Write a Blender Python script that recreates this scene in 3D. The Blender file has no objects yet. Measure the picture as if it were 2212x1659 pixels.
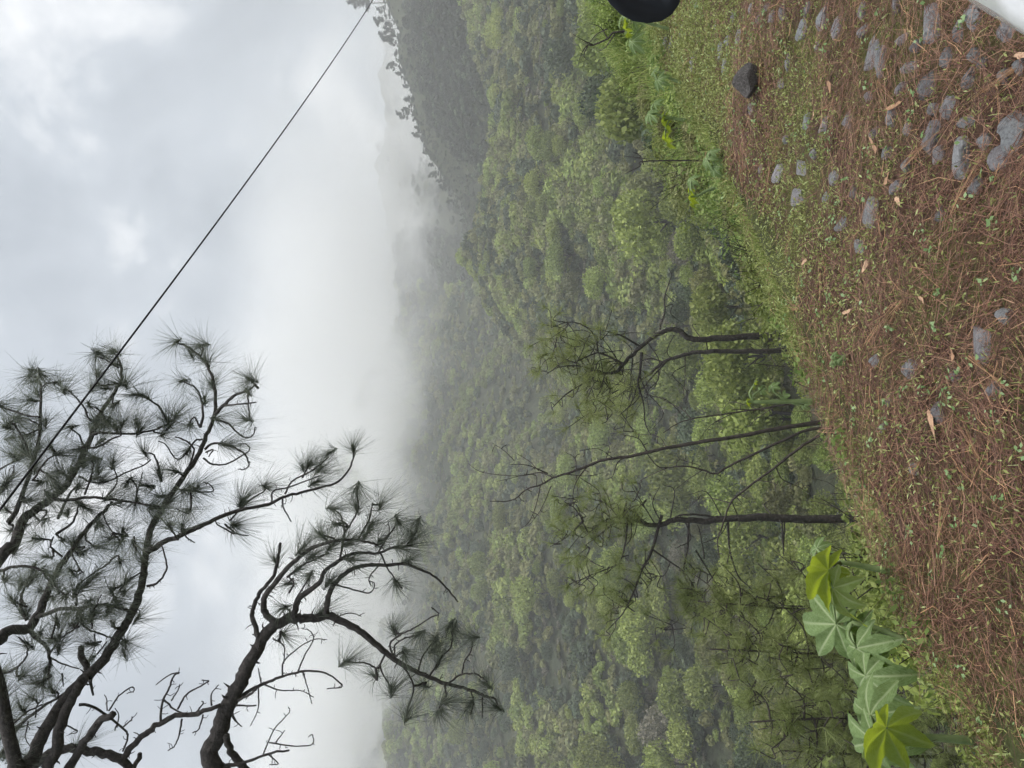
import bpy, bmesh, math, random
import numpy as np
from mathutils import Vector, Matrix, noise, Quaternion

random.seed(7)
rng = np.random.default_rng(7)
scene = bpy.context.scene
COL = scene.collection
rad = math.radians

# ------------------------------------------------------------------ camera
CAMZ = 1.40
F2 = 1671.0                      # focal length for a frame 2212 wide
cam_data = bpy.data.cameras.new('camera')
cam_data.sensor_fit = 'HORIZONTAL'
cam_data.angle = 2 * math.atan(1106 / F2)
cam_data.clip_start = 0.05
cam_data.clip_end = 6000
cam = bpy.data.objects.new('camera', cam_data)
COL.objects.link(cam)
# the phone was held on its side: picture left is up, picture top is the right-hand side
cam.matrix_world = Matrix(((0, 1, 0, 0), (0, 0, -1, 0), (-1, 0, 0, CAMZ), (0, 0, 0, 1)))
scene.camera = cam

# ------------------------------------------------------------------ world, sun, exposure
SUN_EL, SUN_AZ = rad(70), rad(105)      # azimuth measured from +Y towards +X
world = bpy.data.worlds.new('World')
scene.world = world
world.use_nodes = True
wn = world.node_tree
wn.nodes.clear()
def wnode(t, **kw):
    nd = wn.nodes.new(t)
    for k, v in kw.items():
        setattr(nd, k, v)
    return nd
w_out = wnode('ShaderNodeOutputWorld')
w_sky = wnode('ShaderNodeTexSky', sky_type='NISHITA', sun_disc=False)
w_sky.sun_elevation = SUN_EL
w_sky.sun_rotation = SUN_AZ
w_bg1 = wnode('ShaderNodeBackground'); w_bg1.inputs[1].default_value = 0.05
wn.links.new(w_sky.outputs[0], w_bg1.inputs[0])
w_tc = wnode('ShaderNodeTexCoord')
w_map = wnode('ShaderNodeMapping'); w_map.inputs['Scale'].default_value = (1.25, 1.0, 1.25)
w_map.inputs['Location'].default_value = (1.7, 3.1, 0.2)
wn.links.new(w_tc.outputs['Generated'], w_map.inputs[0])
w_n1 = wnode('ShaderNodeTexNoise'); w_n1.inputs['Scale'].default_value = 3.7
w_n1.inputs['Detail'].default_value = 7; w_n1.inputs['Roughness'].default_value = 0.56
w_n1.inputs['Distortion'].default_value = 0.35
wn.links.new(w_map.outputs[0], w_n1.inputs['Vector'])
w_ramp = wnode('ShaderNodeValToRGB')
e = w_ramp.color_ramp.elements
e[0].position = 0.36; e[0].color = (0.40, 0.455, 0.53, 1)
e[1].position = 0.66; e[1].color = (1.22, 1.23, 1.25, 1)
m_ = w_ramp.color_ramp.elements.new(0.53); m_.color = (0.60, 0.66, 0.74, 1)
wn.links.new(w_n1.outputs['Fac'], w_ramp.inputs[0])
w_bg2 = wnode('ShaderNodeBackground'); w_bg2.inputs[1].default_value = 0.305
wn.links.new(w_ramp.outputs[0], w_bg2.inputs[0])
w_mix = wnode('ShaderNodeMixShader'); w_mix.inputs[0].default_value = 0.93
wn.links.new(w_bg1.outputs[0], w_mix.inputs[1])
wn.links.new(w_bg2.outputs[0], w_mix.inputs[2])
wn.links.new(w_mix.outputs[0], w_out.inputs[0])

sun_d = bpy.data.lights.new('sun', 'SUN')
sun_d.energy = 1.3
sun_d.angle = rad(50)
sun_d.color = (1.0, 0.97, 0.92)
sun = bpy.data.objects.new('sun', sun_d)
COL.objects.link(sun)
_sd = Vector((math.sin(SUN_AZ) * math.cos(SUN_EL), math.cos(SUN_AZ) * math.cos(SUN_EL), math.sin(SUN_EL)))
sun.rotation_euler = (-_sd).to_track_quat('-Z', 'Y').to_euler()
sun.location = _sd * 50

vs = scene.view_settings
vs.view_transform = 'Standard'; vs.look = 'None'; vs.gamma = 1.0; vs.exposure = 1.66
vs.use_curve_mapping = False
cy = scene.cycles
cy.use_denoising = True
cy.max_bounces = 16; cy.diffuse_bounces = 2; cy.glossy_bounces = 2; cy.transmission_bounces = 3
cy.transparent_max_bounces = 8; cy.volume_bounces = 16
cy.use_adaptive_sampling = True; cy.adaptive_threshold = 0.04
cy.volume_step_rate = 1.0; cy.volume_max_steps = 32
cy.sample_clamp_indirect = 4.0

# ------------------------------------------------------------------ small helpers
def P(x, y, Y):
    """A point that stands Y metres ahead, at place x, y of the 2212 x 1659 photograph."""
    return Vector(((829.5 - y) / F2 * Y, Y, CAMZ - (x - 1106) / F2 * Y))
def G(x, y, z=0.0):
    """The point of the level z seen at x, y."""
    return P(x, y, (CAMZ - z) * F2 / (x - 1106))
Z1 = lambda p: (.3047 * p[0], 648 + .3047 * p[1])
Z2 = lambda p: (.3047 * p[0], 1153.6 + .3047 * p[1])
Z3 = lambda p: (486 + .479 * p[0], 864 + .479 * p[1])
Z4 = lambda p: (972 + .3906 * p[0], 540 + .3906 * p[1])
Z5 = lambda p: (972 + .3662 * p[0], 1134 + .3662 * p[1])
Z6 = lambda p: (1242 + .4384 * p[0], .4384 * p[1])
Z7 = lambda p: (1620 + .3256 * p[0], 540 + .3256 * p[1])

def tag(o, label=None, cat=None, group=None, kind=None):
    if label: o['label'] = label
    if cat: o['category'] = cat
    if group: o['group'] = group
    if kind: o['kind'] = kind
    return o
def mesh_np(name, V, faces, mat=None, smooth=False):
    """V (n,3) and faces (m,3|4) arrays -> mesh."""
    me = bpy.data.meshes.new(name)
    V = np.asarray(V, dtype=np.float32); faces = np.asarray(faces, dtype=np.int32)
    m, k = faces.shape
    me.vertices.add(len(V)); me.vertices.foreach_set('co', V.ravel())
    me.loops.add(m * k); me.loops.foreach_set('vertex_index', faces.ravel())
    me.polygons.add(m); me.polygons.foreach_set('loop_start', np.arange(0, m * k, k, dtype=np.int32))
    if smooth: me.polygons.foreach_set('use_smooth', np.ones(m, dtype=bool))
    me.update(calc_edges=True)
    if mat: me.materials.append(mat)
    return me
def link(name, me, parent=None, loc=None):
    o = bpy.data.objects.new(name, me); COL.objects.link(o)
    if parent: o.parent = parent
    if loc is not None: o.location = loc
    return o
def empty(name, loc=(0, 0, 0)):
    o = bpy.data.objects.new(name, None); COL.objects.link(o); o.location = loc
    o.empty_display_size = 0.2
    return o
class MB:
    """Collects quads/tris in numpy chunks."""
    def __init__(s): s.V = []; s.F = []; s.n = 0
    def add(s, V, F):
        V = np.asarray(V, dtype=np.float32); F = np.asarray(F, dtype=np.int32)
        if F.shape[1] == 3: F = np.hstack([F, F[:, 2:3]])
        s.V.append(V); s.F.append(F + s.n); s.n += len(V)
    def mesh(s, name, mat, smooth=False):
        V = np.vstack(s.V); F = np.vstack(s.F)
        tri = F[:, 2] == F[:, 3]
        if tri.any():
            me = bpy.data.meshes.new(name)
            me.from_pydata(V.tolist(), [], [f[:3].tolist() if t else f.tolist() for f, t in zip(F, tri)])
            if smooth:
                for p in me.polygons: p.use_smooth = True
            me.materials.append(mat); me.update(); return me
        return mesh_np(name, V, F, mat, smooth)

def catmull(pts, sub):
    pts = [np.array(p, dtype=float) for p in pts]
    if len(pts) < 3:
        a, b = pts[0], pts[-1]
        return [a + (b - a) * i / sub for i in range(sub + 1)]
    P_ = [2 * pts[0] - pts[1]] + pts + [2 * pts[-1] - pts[-2]]
    out = []
    for i in range(1, len(P_) - 2):
        p0, p1, p2, p3 = P_[i - 1:i + 3]
        for k in range(sub):
            t = k / sub
            out.append(.5 * (2 * p1 + (p2 - p0) * t + (2 * p0 - 5 * p1 + 4 * p2 - p3) * t * t + (3 * p1 - p0 - 3 * p2 + p3) * t ** 3))
    out.append(pts[-1])
    return out
def tube(mb, pts, r0, r1, sides=6, rough=0.0, cap=True, power=1.0):
    pts = [np.asarray(p, dtype=float) for p in pts]
    n = len(pts)
    T = np.gradient(np.array(pts), axis=0)
    T /= np.linalg.norm(T, axis=1)[:, None] + 1e-9
    up = np.array((0.3, 0.2, 1.0)) if abs(T[0][2]) < .9 else np.array((1.0, 0.1, 0))
    u = np.cross(T[0], up); u /= np.linalg.norm(u)
    V = []
    for i in range(n):
        u = u - T[i] * np.dot(u, T[i]); u /= np.linalg.norm(u) + 1e-9
        v = np.cross(T[i], u)
        r = r0 + (r1 - r0) * (i / (n - 1)) ** power
        for k in range(sides):
            a = 2 * math.pi * k / sides
            rr = r * (1 + rough * random.uniform(-1, 1))
            V.append(pts[i] + (u * math.cos(a) + v * math.sin(a)) * rr)
    F = []
    for i in range(n - 1):
        for k in range(sides):
            k2 = (k + 1) % sides
            F.append((i * sides + k, i * sides + k2, (i + 1) * sides + k2, (i + 1) * sides + k))
    if cap:
        V.append(pts[-1] + T[-1] * r1 * .5); c = len(V) - 1
        for k in range(sides):
            F.append(((n - 1) * sides + k, (n - 1) * sides + (k + 1) % sides, c, c))
    mb.add(np.array(V), np.array(F))

# ------------------------------------------------------------------ materials
def new_mat(name):
    m = bpy.data.materials.new(name); m.use_nodes = True
    m.node_tree.nodes.clear()
    return m, m.node_tree
def N(nt, t, **kw):
    nd = nt.nodes.new(t)
    for k, v in kw.items():
        if k.startswith('i_'):
            nd.inputs[k[2:].replace('_', ' ')].default_value = v
        else: setattr(nd, k, v)
    return nd
def ramp(nt, fac, stops):
    r = N(nt, 'ShaderNodeValToRGB')
    el = r.color_ramp.elements
    while len(el) < len(stops): el.new(0.5)
    for e_, (p, c) in zip(el, stops):
        e_.position = p; e_.color = (*c, 1)
    nt.links.new(fac, r.inputs[0])
    return r.outputs[0]
def mixc(nt, fac, a, b, mode='MIX'):
    m = N(nt, 'ShaderNodeMix', data_type='RGBA', blend_type=mode)
    if isinstance(fac, (int, float)): m.inputs[0].default_value = fac
    else: nt.links.new(fac, m.inputs[0])
    for i, c in ((6, a), (7, b)):
        if isinstance(c, tuple): m.inputs[i].default_value = (*c, 1)
        else: nt.links.new(c, m.inputs[i])
    return m.outputs[2]
def noise_tex(nt, scale, detail=4, rough=.55, coord='Object', vec=None, dist=0.0):
    if vec is None:
        tc = N(nt, 'ShaderNodeTexCoord'); vec = tc.outputs[coord]
    n_ = N(nt, 'ShaderNodeTexNoise'); n_.inputs['Scale'].default_value = scale
    n_.inputs['Detail'].default_value = detail; n_.inputs['Roughness'].default_value = rough
    n_.inputs['Distortion'].default_value = dist
    nt.links.new(vec, n_.inputs['Vector'])
    return n_.outputs['Fac']
def leaf_mat(name, stops, transl=.35, rough=.55, objvar=.25, tcol=None, spec=.25):
    """Foliage: colour differs from leaf to leaf and from plant to plant."""
    m, nt = new_mat(name)
    g = N(nt, 'ShaderNodeNewGeometry')
    c = ramp(nt, g.outputs['Random Per Island'], stops)
    oi = N(nt, 'ShaderNodeObjectInfo')
    hv = N(nt, 'ShaderNodeHueSaturation')
    mr = N(nt, 'ShaderNodeMapRange'); mr.inputs[3].default_value = 1 - objvar; mr.inputs[4].default_value = 1 + objvar
    nt.links.new(oi.outputs['Random'], mr.inputs[0]); nt.links.new(mr.outputs[0], hv.inputs['Value'])
    mr2 = N(nt, 'ShaderNodeMapRange'); mr2.inputs[3].default_value = .5 - objvar * .045; mr2.inputs[4].default_value = .5 + objvar * .03
    mul = N(nt, 'ShaderNodeMath', operation='FRACT'); mm = N(nt, 'ShaderNodeMath', operation='MULTIPLY'); mm.inputs[1].default_value = 7.31
    nt.links.new(oi.outputs['Random'], mm.inputs[0]); nt.links.new(mm.outputs[0], mul.inputs[0]); nt.links.new(mul.outputs[0], mr2.inputs[0])
    nt.links.new(mr2.outputs[0], hv.inputs['Hue'])
    nt.links.new(c, hv.inputs['Color'])
    c = hv.outputs[0]
    b = N(nt, 'ShaderNodeBsdfPrincipled'); b.inputs['Roughness'].default_value = rough
    b.inputs['Specular IOR Level'].default_value = spec
    nt.links.new(c, b.inputs['Base Color'])
    o = N(nt, 'ShaderNodeOutputMaterial')
    if transl > 0:
        t = N(nt, 'ShaderNodeBsdfTranslucent')
        if tcol: nt.links.new(mixc(nt, .6, c, tcol), t.inputs[0])
        else: nt.links.new(c, t.inputs[0])
        mx = N(nt, 'ShaderNodeMixShader'); mx.inputs[0].default_value = transl
        nt.links.new(b.outputs[0], mx.inputs[1]); nt.links.new(t.outputs[0], mx.inputs[2])
        nt.links.new(mx.outputs[0], o.inputs[0])
    else: nt.links.new(b.outputs[0], o.inputs[0])
    return m
def surf_mat(name, color_fn, rough=.8, bump=None, spec=.3, metal=0.0, coat=0.0):
    m, nt = new_mat(name)
    b = N(nt, 'ShaderNodeBsdfPrincipled'); b.inputs['Roughness'].default_value = rough
    b.inputs['Specular IOR Level'].default_value = spec; b.inputs['Metallic'].default_value = metal
    b.inputs['Coat Weight'].default_value = coat
    c = color_fn(nt)
    if isinstance(c, tuple): b.inputs['Base Color'].default_value = (*c, 1)
    else: nt.links.new(c, b.inputs['Base Color'])
    if bump:
        sc, st, dist = bump
        bp = N(nt, 'ShaderNodeBump'); bp.inputs['Strength'].default_value = st; bp.inputs['Distance'].default_value = dist
        nt.links.new(noise_tex(nt, sc, 8, .65), bp.inputs['Height']); nt.links.new(bp.outputs[0], b.inputs['Normal'])
    o = N(nt, 'ShaderNodeOutputMaterial'); nt.links.new(b.outputs[0], o.inputs[0])
    return m

def c_road(nt):
    f = ramp(nt, noise_tex(nt, 9, 8, .7), [(.3, (.035, .022, .015)), (.5, (.085, .052, .034)), (.7, (.15, .095, .064))])
    g = ramp(nt, noise_tex(nt, 30, 6, .7), [(.3, (.055, .062, .018)), (.7, (.14, .14, .048))])
    k = ramp(nt, noise_tex(nt, 1.1, 5, .6), [(.47, (0, 0, 0)), (.60, (1, 1, 1))])
    return mixc(nt, k, f, g)
M_road = surf_mat('needle_strewn_soil', c_road, .95, (60, .8, .02))
def c_bank(nt):
    f = ramp(nt, noise_tex(nt, 3, 8, .7), [(.3, (.030, .034, .013)), (.5, (.070, .080, .027)), (.72, (.14, .125, .058))])
    return f
M_bank = surf_mat('overgrown_soil', c_bank, .95, (20, .8, .05))
def c_hill(nt):
    f = ramp(nt, noise_tex(nt, .09, 10, .68), [(.32, (.026, .034, .020)), (.48, (.046, .056, .030)), (.60, (.068, .074, .040)), (.75, (.095, .085, .058))])
    f2 = ramp(nt, noise_tex(nt, .8, 8, .7), [(.3, (.35, .35, .35)), (.7, (1.5, 1.5, 1.5))])
    return mixc(nt, 1.0, f, f2, 'MULTIPLY')
M_hill = surf_mat('brush_covered_slope', c_hill, .95, (1.2, 1.0, .6))
def c_bark(nt):
    return ramp(nt, noise_tex(nt, 22, 8, .7), [(.3, (.030, .027, .027)), (.55, (.075, .067, .063)), (.75, (.17, .15, .137))])
M_bark = surf_mat('dark_pine_bark', c_bark, .9, (40, 1.0, .02))
M_twig = surf_mat('dark_twig_bark', lambda nt: ramp(nt, noise_tex(nt, 30, 5, .7), [(.3, (.012, .011, .011)), (.7, (.05, .042, .036))]), .9)
M_deadbark = surf_mat('grey_dead_bark', lambda nt: ramp(nt, noise_tex(nt, 25, 6, .7), [(.3, (.030, .026, .024)), (.7, (.10, .085, .075))]), .9, (50, .6, .01))
def c_stone(nt):
    oi = N(nt, 'ShaderNodeObjectInfo')
    f = ramp(nt, noise_tex(nt, 7, 9, .68), [(.28, (.24, .235, .24)), (.5, (.44, .44, .45)), (.72, (.62, .62, .63))])
    tint = ramp(nt, oi.outputs['Random'], [(0, (.62, .62, .64)), (.35, (1.0, .95, .98)), (.7, (.80, .84, .86)), (1, (1.1, 1.12, 1.14))])
    f = mixc(nt, 1.0, f, tint, 'MULTIPLY')
    k = ramp(nt, noise_tex(nt, 5, 6, .65, vec=None), [(.55, (0, 0, 0)), (.70, (.7, .7, .7))])
    return mixc(nt, k, f, (.075, .060, .038))
M_stone = surf_mat('weathered_cobble', c_stone, .75, (26, .9, .03))
M_boulder = surf_mat('wet_dark_rock', lambda nt: ramp(nt, noise_tex(nt, 9, 9, .7, dist=.6), [(.3, (.034, .031, .031)), (.52, (.12, .11, .105)), (.75, (.36, .34, .33))]), .55, (20, .9, .03))

# ------------------------------------------------------------------ terrain
D = np.array((.646, .763)); NV = np.array((-.763, .646))     # along the road, and off to its far side
def sn(X, Y): return X * D[0] + Y * D[1], X * NV[0] + Y * NV[1]
def xy(s, n): return s * D[0] + n * NV[0], s * D[1] + n * NV[1]
def sstep(a, b, x):
    t = np.clip((x - a) / (b - a), 0, 1); return t * t * (3 - 2 * t)
_perm = rng.permutation(512)
_grad = rng.uniform(-1, 1, 512)
def vnoise(x, y):
    """Smooth value noise on arrays."""
    x = np.asarray(x, float); y = np.asarray(y, float)
    xi = np.floor(x).astype(int); yi = np.floor(y).astype(int)
    fx = x - xi; fy = y - yi
    fx = fx * fx * (3 - 2 * fx); fy = fy * fy * (3 - 2 * fy)
    h = lambda a, b: _grad[_perm[(_perm[a & 255] + b) & 511]]
    return (h(xi, yi) * (1 - fx) * (1 - fy) + h(xi + 1, yi) * fx * (1 - fy) + h(xi, yi + 1) * (1 - fx) * fy + h(xi + 1, yi + 1) * fx * fy)
def fbm(x, y, o=4):
    a = 0; k = 1.0; f = 1.0
    for i in range(o):
        a = a + k * vnoise(x * f + 13.7 * i, y * f + 5.1 * i); k *= .5; f *= 2.03
    return a
RX = np.array([-60, 40, 60, 70, 81, 89, 98, 105, 130, 150, 165, 188, 300, 500])
RZ = np.array([-60, -40, -12, 5, 17.5, 25.5, 34, 39, 49, 53.5, 56.5, 63, 95, 120.])
def terrain(X, Y):
    X = np.asarray(X, float); Y = np.asarray(Y, float)
    s, n = sn(X, Y)
    up = 14 * (1 - np.exp(-np.clip(-4.6 - n, 0, None) * .35 / 14))
    q = np.clip(n - 2.2, 0, None)
    dn = -36 * (1 - np.exp(-q * .80 / 36)) - .12 * sstep(0, .6, q)
    near = up + dn
    shift = 170 * sstep(-60, 60, X + 25 * vnoise(X / 80, Y / 90))
    t = np.clip(Y - 100 - shift, 0, None)
    gen = .29 * t + .0005 * t * t
    gen = 215 * (1 - np.exp(-gen / 215)) * sstep(-400, 120, n)
    gen = gen + np.clip(gen, 0, 40) / 40 * 6 * fbm(X / 70, Y / 70) + np.clip(gen - 40, 0, 80) / 80 * (13 * fbm(X / 55, Y / 160) + 5 * fbm(X / 15, Y / 15, 3))
    z = near + gen
    # the wooded hill to the right
    cr = np.interp(X + 3 * vnoise(Y / 40, X / 30), RX, RZ) + 1.6 * fbm(X / 14, Y / 60)
    RY = 380 + 25 * vnoise(X / 60, X * 0)
    a = np.clip((RY - Y) / 235, 0, 1.5)
    zr = np.where(Y < RY, cr - (cr + 36) * a ** 1.12, cr - .7 * (Y - RY)) + 3 * fbm(X / 26, Y / 26) * np.clip((RY - Y) / 60, 0, 1)
    z = np.where(n > 20, np.maximum(z, np.where(zr > -34, zr, -99)), z)
    # the nearer, lower spur in front of it
    c2 = np.interp(X, [-40, 0, 15, 28.7, 44.6, 62, 100, 220, 400], [-45, -17, 0, 9, 14.5, 9.5, 5.5, 7, 20]) + 1.5 * fbm(X / 11, Y / 50)
    R2 = 258 + 12 * vnoise(X / 30, X * 0 + 4)
    a2 = np.clip((R2 - Y) / 150, 0, 1.5)
    z2 = np.where(Y < R2, c2 - (c2 + 36) * a2 ** 1.1, c2 - .45 * (Y - R2)) + 2 * fbm(X / 18, Y / 18) * np.clip((R2 - Y) / 30, 0, 1)
    z = np.where(n > 20, np.maximum(z, np.where(z2 > -34, z2, -99)), z)
    # the far ridge
    fc = np.interp(X, [0, 170, 250, 312, 362, 400, 700], [10, 84, 117, 133, 141, 147, 175]) + 3 * fbm(X / 25, X / 60)
    zf = fc - .9 * np.abs(Y - 800)
    z = np.where(Y > 600, np.maximum(z, zf), z)
    return z
def bank(s, n):
    """Height of the shoulder and the slope just beyond the road."""
    s = np.asarray(s, float); n = np.asarray(n, float)
    X, Y = xy(s, n)
    z = terrain(X, Y)
    z = z + .95 * sstep(5.2, 13, s) * sstep(2.4, 3.6, n) * (1 - sstep(5.5, 11, n))
    z = z + .10 * sstep(2.1, 2.5, n) * (1 - sstep(2.7, 3.6, n))
    z = z + (.12 * fbm(s * .9, n * .9, 4)) * sstep(2.2, 3.2, n)
    return z
def road_z(X, Y):
    s, n = sn(np.asarray(X, float), np.asarray(Y, float))
    return .025 * fbm(s * 1.3, n * 1.3, 4) - .02

def grid_mesh(name, A, B, zf, mat):
    """A, B 1-d coordinates -> X, Y by zf(A,B) which returns X, Y, Z arrays."""
    a, b = np.meshgrid(A, B, indexing='ij')
    X, Y, Z = zf(a, b)
    V = np.stack([X.ravel(), Y.ravel(), Z.ravel()], 1)
    nb = len(B); i, j = np.meshgrid(np.arange(len(A) - 1), np.arange(nb - 1), indexing='ij')
    k = (i * nb + j).ravel()
    return mesh_np(name, V, np.stack([k, k + nb, k + nb + 1, k + 1], 1), mat, True)
def sinhspace(lo, hi, n, c):
    t = np.linspace(np.arcsinh(lo / c), np.arcsinh(hi / c), n); return np.sinh(t) * c
def hz(a, b):
    z = terrain(a, b); s, n = sn(a, b)
    inside = (s > -13) & (s < 38) & (n > -4.4) & (n < 27)
    return a, b, z - np.where(inside, .9, 0.0)
hill = link('hillside', grid_mesh('hillside', sinhspace(-800, 800, 190, 30), np.concatenate([sinhspace(-300, 0, 40, 20)[:-1], sinhspace(0, 1100, 210, 40)]), hz, M_hill))
tag(hill, 'misty valley and mountain slopes covered in brush', None, None, 'structure')
def bz(a, b):
    X, Y = xy(a, b); z = bank(a, b)
    e_ = np.maximum(sstep(24, 29, b), np.maximum(sstep(34, 39, a), sstep(-10, -14, a)))
    return X, Y, z - .06 * (1 - sstep(1.9, 2.4, b)) - 1.5 * e_
bank_o = link('roadside_bank', grid_mesh('roadside_bank', np.linspace(-14, 39, 150), np.concatenate([np.linspace(1.6, 6, 45), np.linspace(6.3, 29, 60)]), bz, M_bank))
tag(bank_o, 'green overgrown bank falling away from the road', None, None, 'structure')
def edge(s): return 2.28 + .13 * vnoise(s * .55, s * 0) + .05 * vnoise(s * 2.3, s * 0 + 9)
def rz(a, b):
    n = -4.2 + (edge(a) + 4.2) * b
    X, Y = xy(a, n)
    return X, Y, road_z(X, Y) - .10 * sstep(.985, 1.0, b)
road = link('cobbled_road', grid_mesh('cobbled_road', np.linspace(-13, 36, 240), np.linspace(0, 1, 60), rz, M_road))
tag(road, 'old cobbled road carpeted with brown pine needles', None, None, 'structure')

# ------------------------------------------------------------------ haze
def vol_mat(name, color, density, noise_fn=None, aniso=0.0):
    m, nt = new_mat(name)
    v = N(nt, 'ShaderNodeVolumePrincipled')
    v.inputs['Color'].default_value = (*color, 1); v.inputs['Density'].default_value = density
    v.inputs['Anisotropy'].default_value = .3
    o = N(nt, 'ShaderNodeOutputMaterial'); nt.links.new(v.outputs[0], o.inputs['Volume'])
    if noise_fn: nt.links.new(noise_fn(nt), v.inputs['Density'])
    return m
def box_mesh(name, lo, hi, mat):
    V = [(x, y, z) for x in (lo[0], hi[0]) for y in (lo[1], hi[1]) for z in (lo[2], hi[2])]
    F = [(0, 1, 3, 2), (4, 6, 7, 5), (0, 4, 5, 1), (2, 3, 7, 6), (0, 2, 6, 4), (1, 5, 7, 3)]
    return mesh_np(name, V, F, mat)
M_haze = vol_mat('pale_air', (.985, .993, 1.0), 0.0010)
haze = link('haze', box_mesh('haze', (-900, -350, -75), (900, 1150, 232), M_haze))
tag(haze, 'pale mist filling the valley air', None, None, 'stuff')

# ------------------------------------------------------------------ foliage builders
def rand_unit(n):
    v = rng.normal(size=(n, 3)); return v / (np.linalg.norm(v, axis=1)[:, None] + 1e-9)
def leaf_quads(C, Nrm, size, aspect=1.6, bend=.0):
    """Diamond leaves: centres C, normals Nrm, sizes -> V, F."""
    n = len(C)
    a = rand_unit(n); u = np.cross(Nrm, a); u /= np.linalg.norm(u, axis=1)[:, None] + 1e-9
    v = np.cross(Nrm, u)
    s = np.asarray(size).reshape(-1, 1) * np.ones((n, 1))
    V = np.empty((n, 4, 3))
    V[:, 0] = C - u * s * aspect * .5; V[:, 1] = C + v * s * .5 + Nrm * bend * s
    V[:, 2] = C + u * s * aspect * .5; V[:, 3] = C - v * s * .5 + Nrm * bend * s
    F = np.arange(n * 4).reshape(n, 4)
    return V.reshape(-1, 3), F
def crown_cloud(n, R, H, lobes, leaf, seed, lo=.15, out=.75):
    """A leafy crown on its base at z=0: lobes of leaves, uneven outline, gaps between."""
    global rng
    keep = rng; rng = np.random.default_rng(seed)
    L = rand_unit(lobes); L[:, 2] = np.abs(L[:, 2]) * 1.1 - .15
    rad_ = rng.uniform(.35, .72, lobes)
    cen = L * (1 - rad_[:, None] * .8) * rng.uniform(.6, 1.05, (lobes, 1))
    w = rad_ ** 2; k = rng.choice(lobes, n, p=w / w.sum())
    d = rand_unit(n); d[:, 2] = d[:, 2] * .9 + .12
    rr = rng.uniform(.55, 1.0, n) ** .5
    p = cen[k] + d * (rad_[k] * rr)[:, None]
    nr = d * out + rand_unit(n) * (1.25 - out); nr /= np.linalg.norm(nr, axis=1)[:, None]
    p = p * np.array((R, R, H * .5)) + np.array((0, 0, H * (.5 + lo)))
    V, F = leaf_quads(p, nr, leaf * rng.uniform(.6, 1.3, n))
    rng = keep
    return V, F

L_green = [(0, (0.138, 0.182, 0.045)), (.5, (0.254, 0.318, 0.081)), (1, (0.382, 0.445, 0.133))]
L_olive = [(0, (.125, .135, .055)), (.5, (.205, .220, .090)), (1, (.30, .305, .135))]
L_dark = [(0, (0.043, 0.065, 0.043)), (.5, (0.083, 0.115, 0.068)), (1, (0.144, 0.181, 0.103))]
L_grey = [(0, (0.116, 0.109, 0.083)), (.5, (0.181, 0.172, 0.132)), (1, (0.272, 0.247, 0.190))]
M_lgreen = leaf_mat('broadleaf_green', L_green, .3, objvar=.32)
M_lolive = leaf_mat('broadleaf_olive', L_olive, .3, objvar=.3)
M_ldark = leaf_mat('broadleaf_dark', L_dark, .25, objvar=.3)
M_lgrey = leaf_mat('dry_brush', L_grey, .2, objvar=.3)
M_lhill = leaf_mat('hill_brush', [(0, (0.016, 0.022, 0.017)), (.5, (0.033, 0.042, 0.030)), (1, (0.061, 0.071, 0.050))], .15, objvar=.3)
M_lbright = leaf_mat('broadleaf_bright', [(0, (0.138, 0.180, 0.048)), (.5, (0.234, 0.288, 0.082)), (1, (0.348, 0.396, 0.132))], .4, objvar=.2)  # bright yellow-green foliage, its own leaf colour

# crowns and trunks that the copies share
crown_meshes = []
for i, (m, n, R, H, lo_, lf) in enumerate([(M_lgreen, 2400, 2.6, 4.2, 12, .20), (M_ldark, 2200, 2.4, 4.6, 10, .20), (M_lgreen, 2400, 3.0, 3.8, 14, .21),
                                           (M_lolive, 2000, 2.3, 3.6, 11, .19), (M_ldark, 2400, 2.9, 5.0, 13, .22), (M_lbright, 2000, 2.2, 3.2, 10, .19), (M_lgrey, 1500, 2.2, 3.0, 10, .15)]):
    V, F = crown_cloud(n, R, H, lo_ + 4, lf, 100 + i, lo=.22, out=.5)
    crown_meshes.append(mesh_np('tree_crown', V, F, m))
def trunk_mesh(h, r):
    mb = MB()
    tube(mb, catmull([(0, 0, -.6), (.08, .03, h * .4), (-.05, .1, h * .75), (.05, .05, h)], 4), r, r * .4, 6, .1)
    for a in range(3):
        th = a * 2.2
        tube(mb, catmull([(0, .05, h * (.4 + .12 * a)), (math.cos(th) * .5, math.sin(th) * .5, h * (.62 + .1 * a)), (math.cos(th) * 1.1, math.sin(th) * 1.1, h * (.85 + .1 * a))], 4), r * .5, r * .15, 5)
    return mb.mesh('tree_trunk', M_bark)
trunk_meshes = [trunk_mesh(2.4, .14), trunk_mesh(2.0, .11)]

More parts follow.
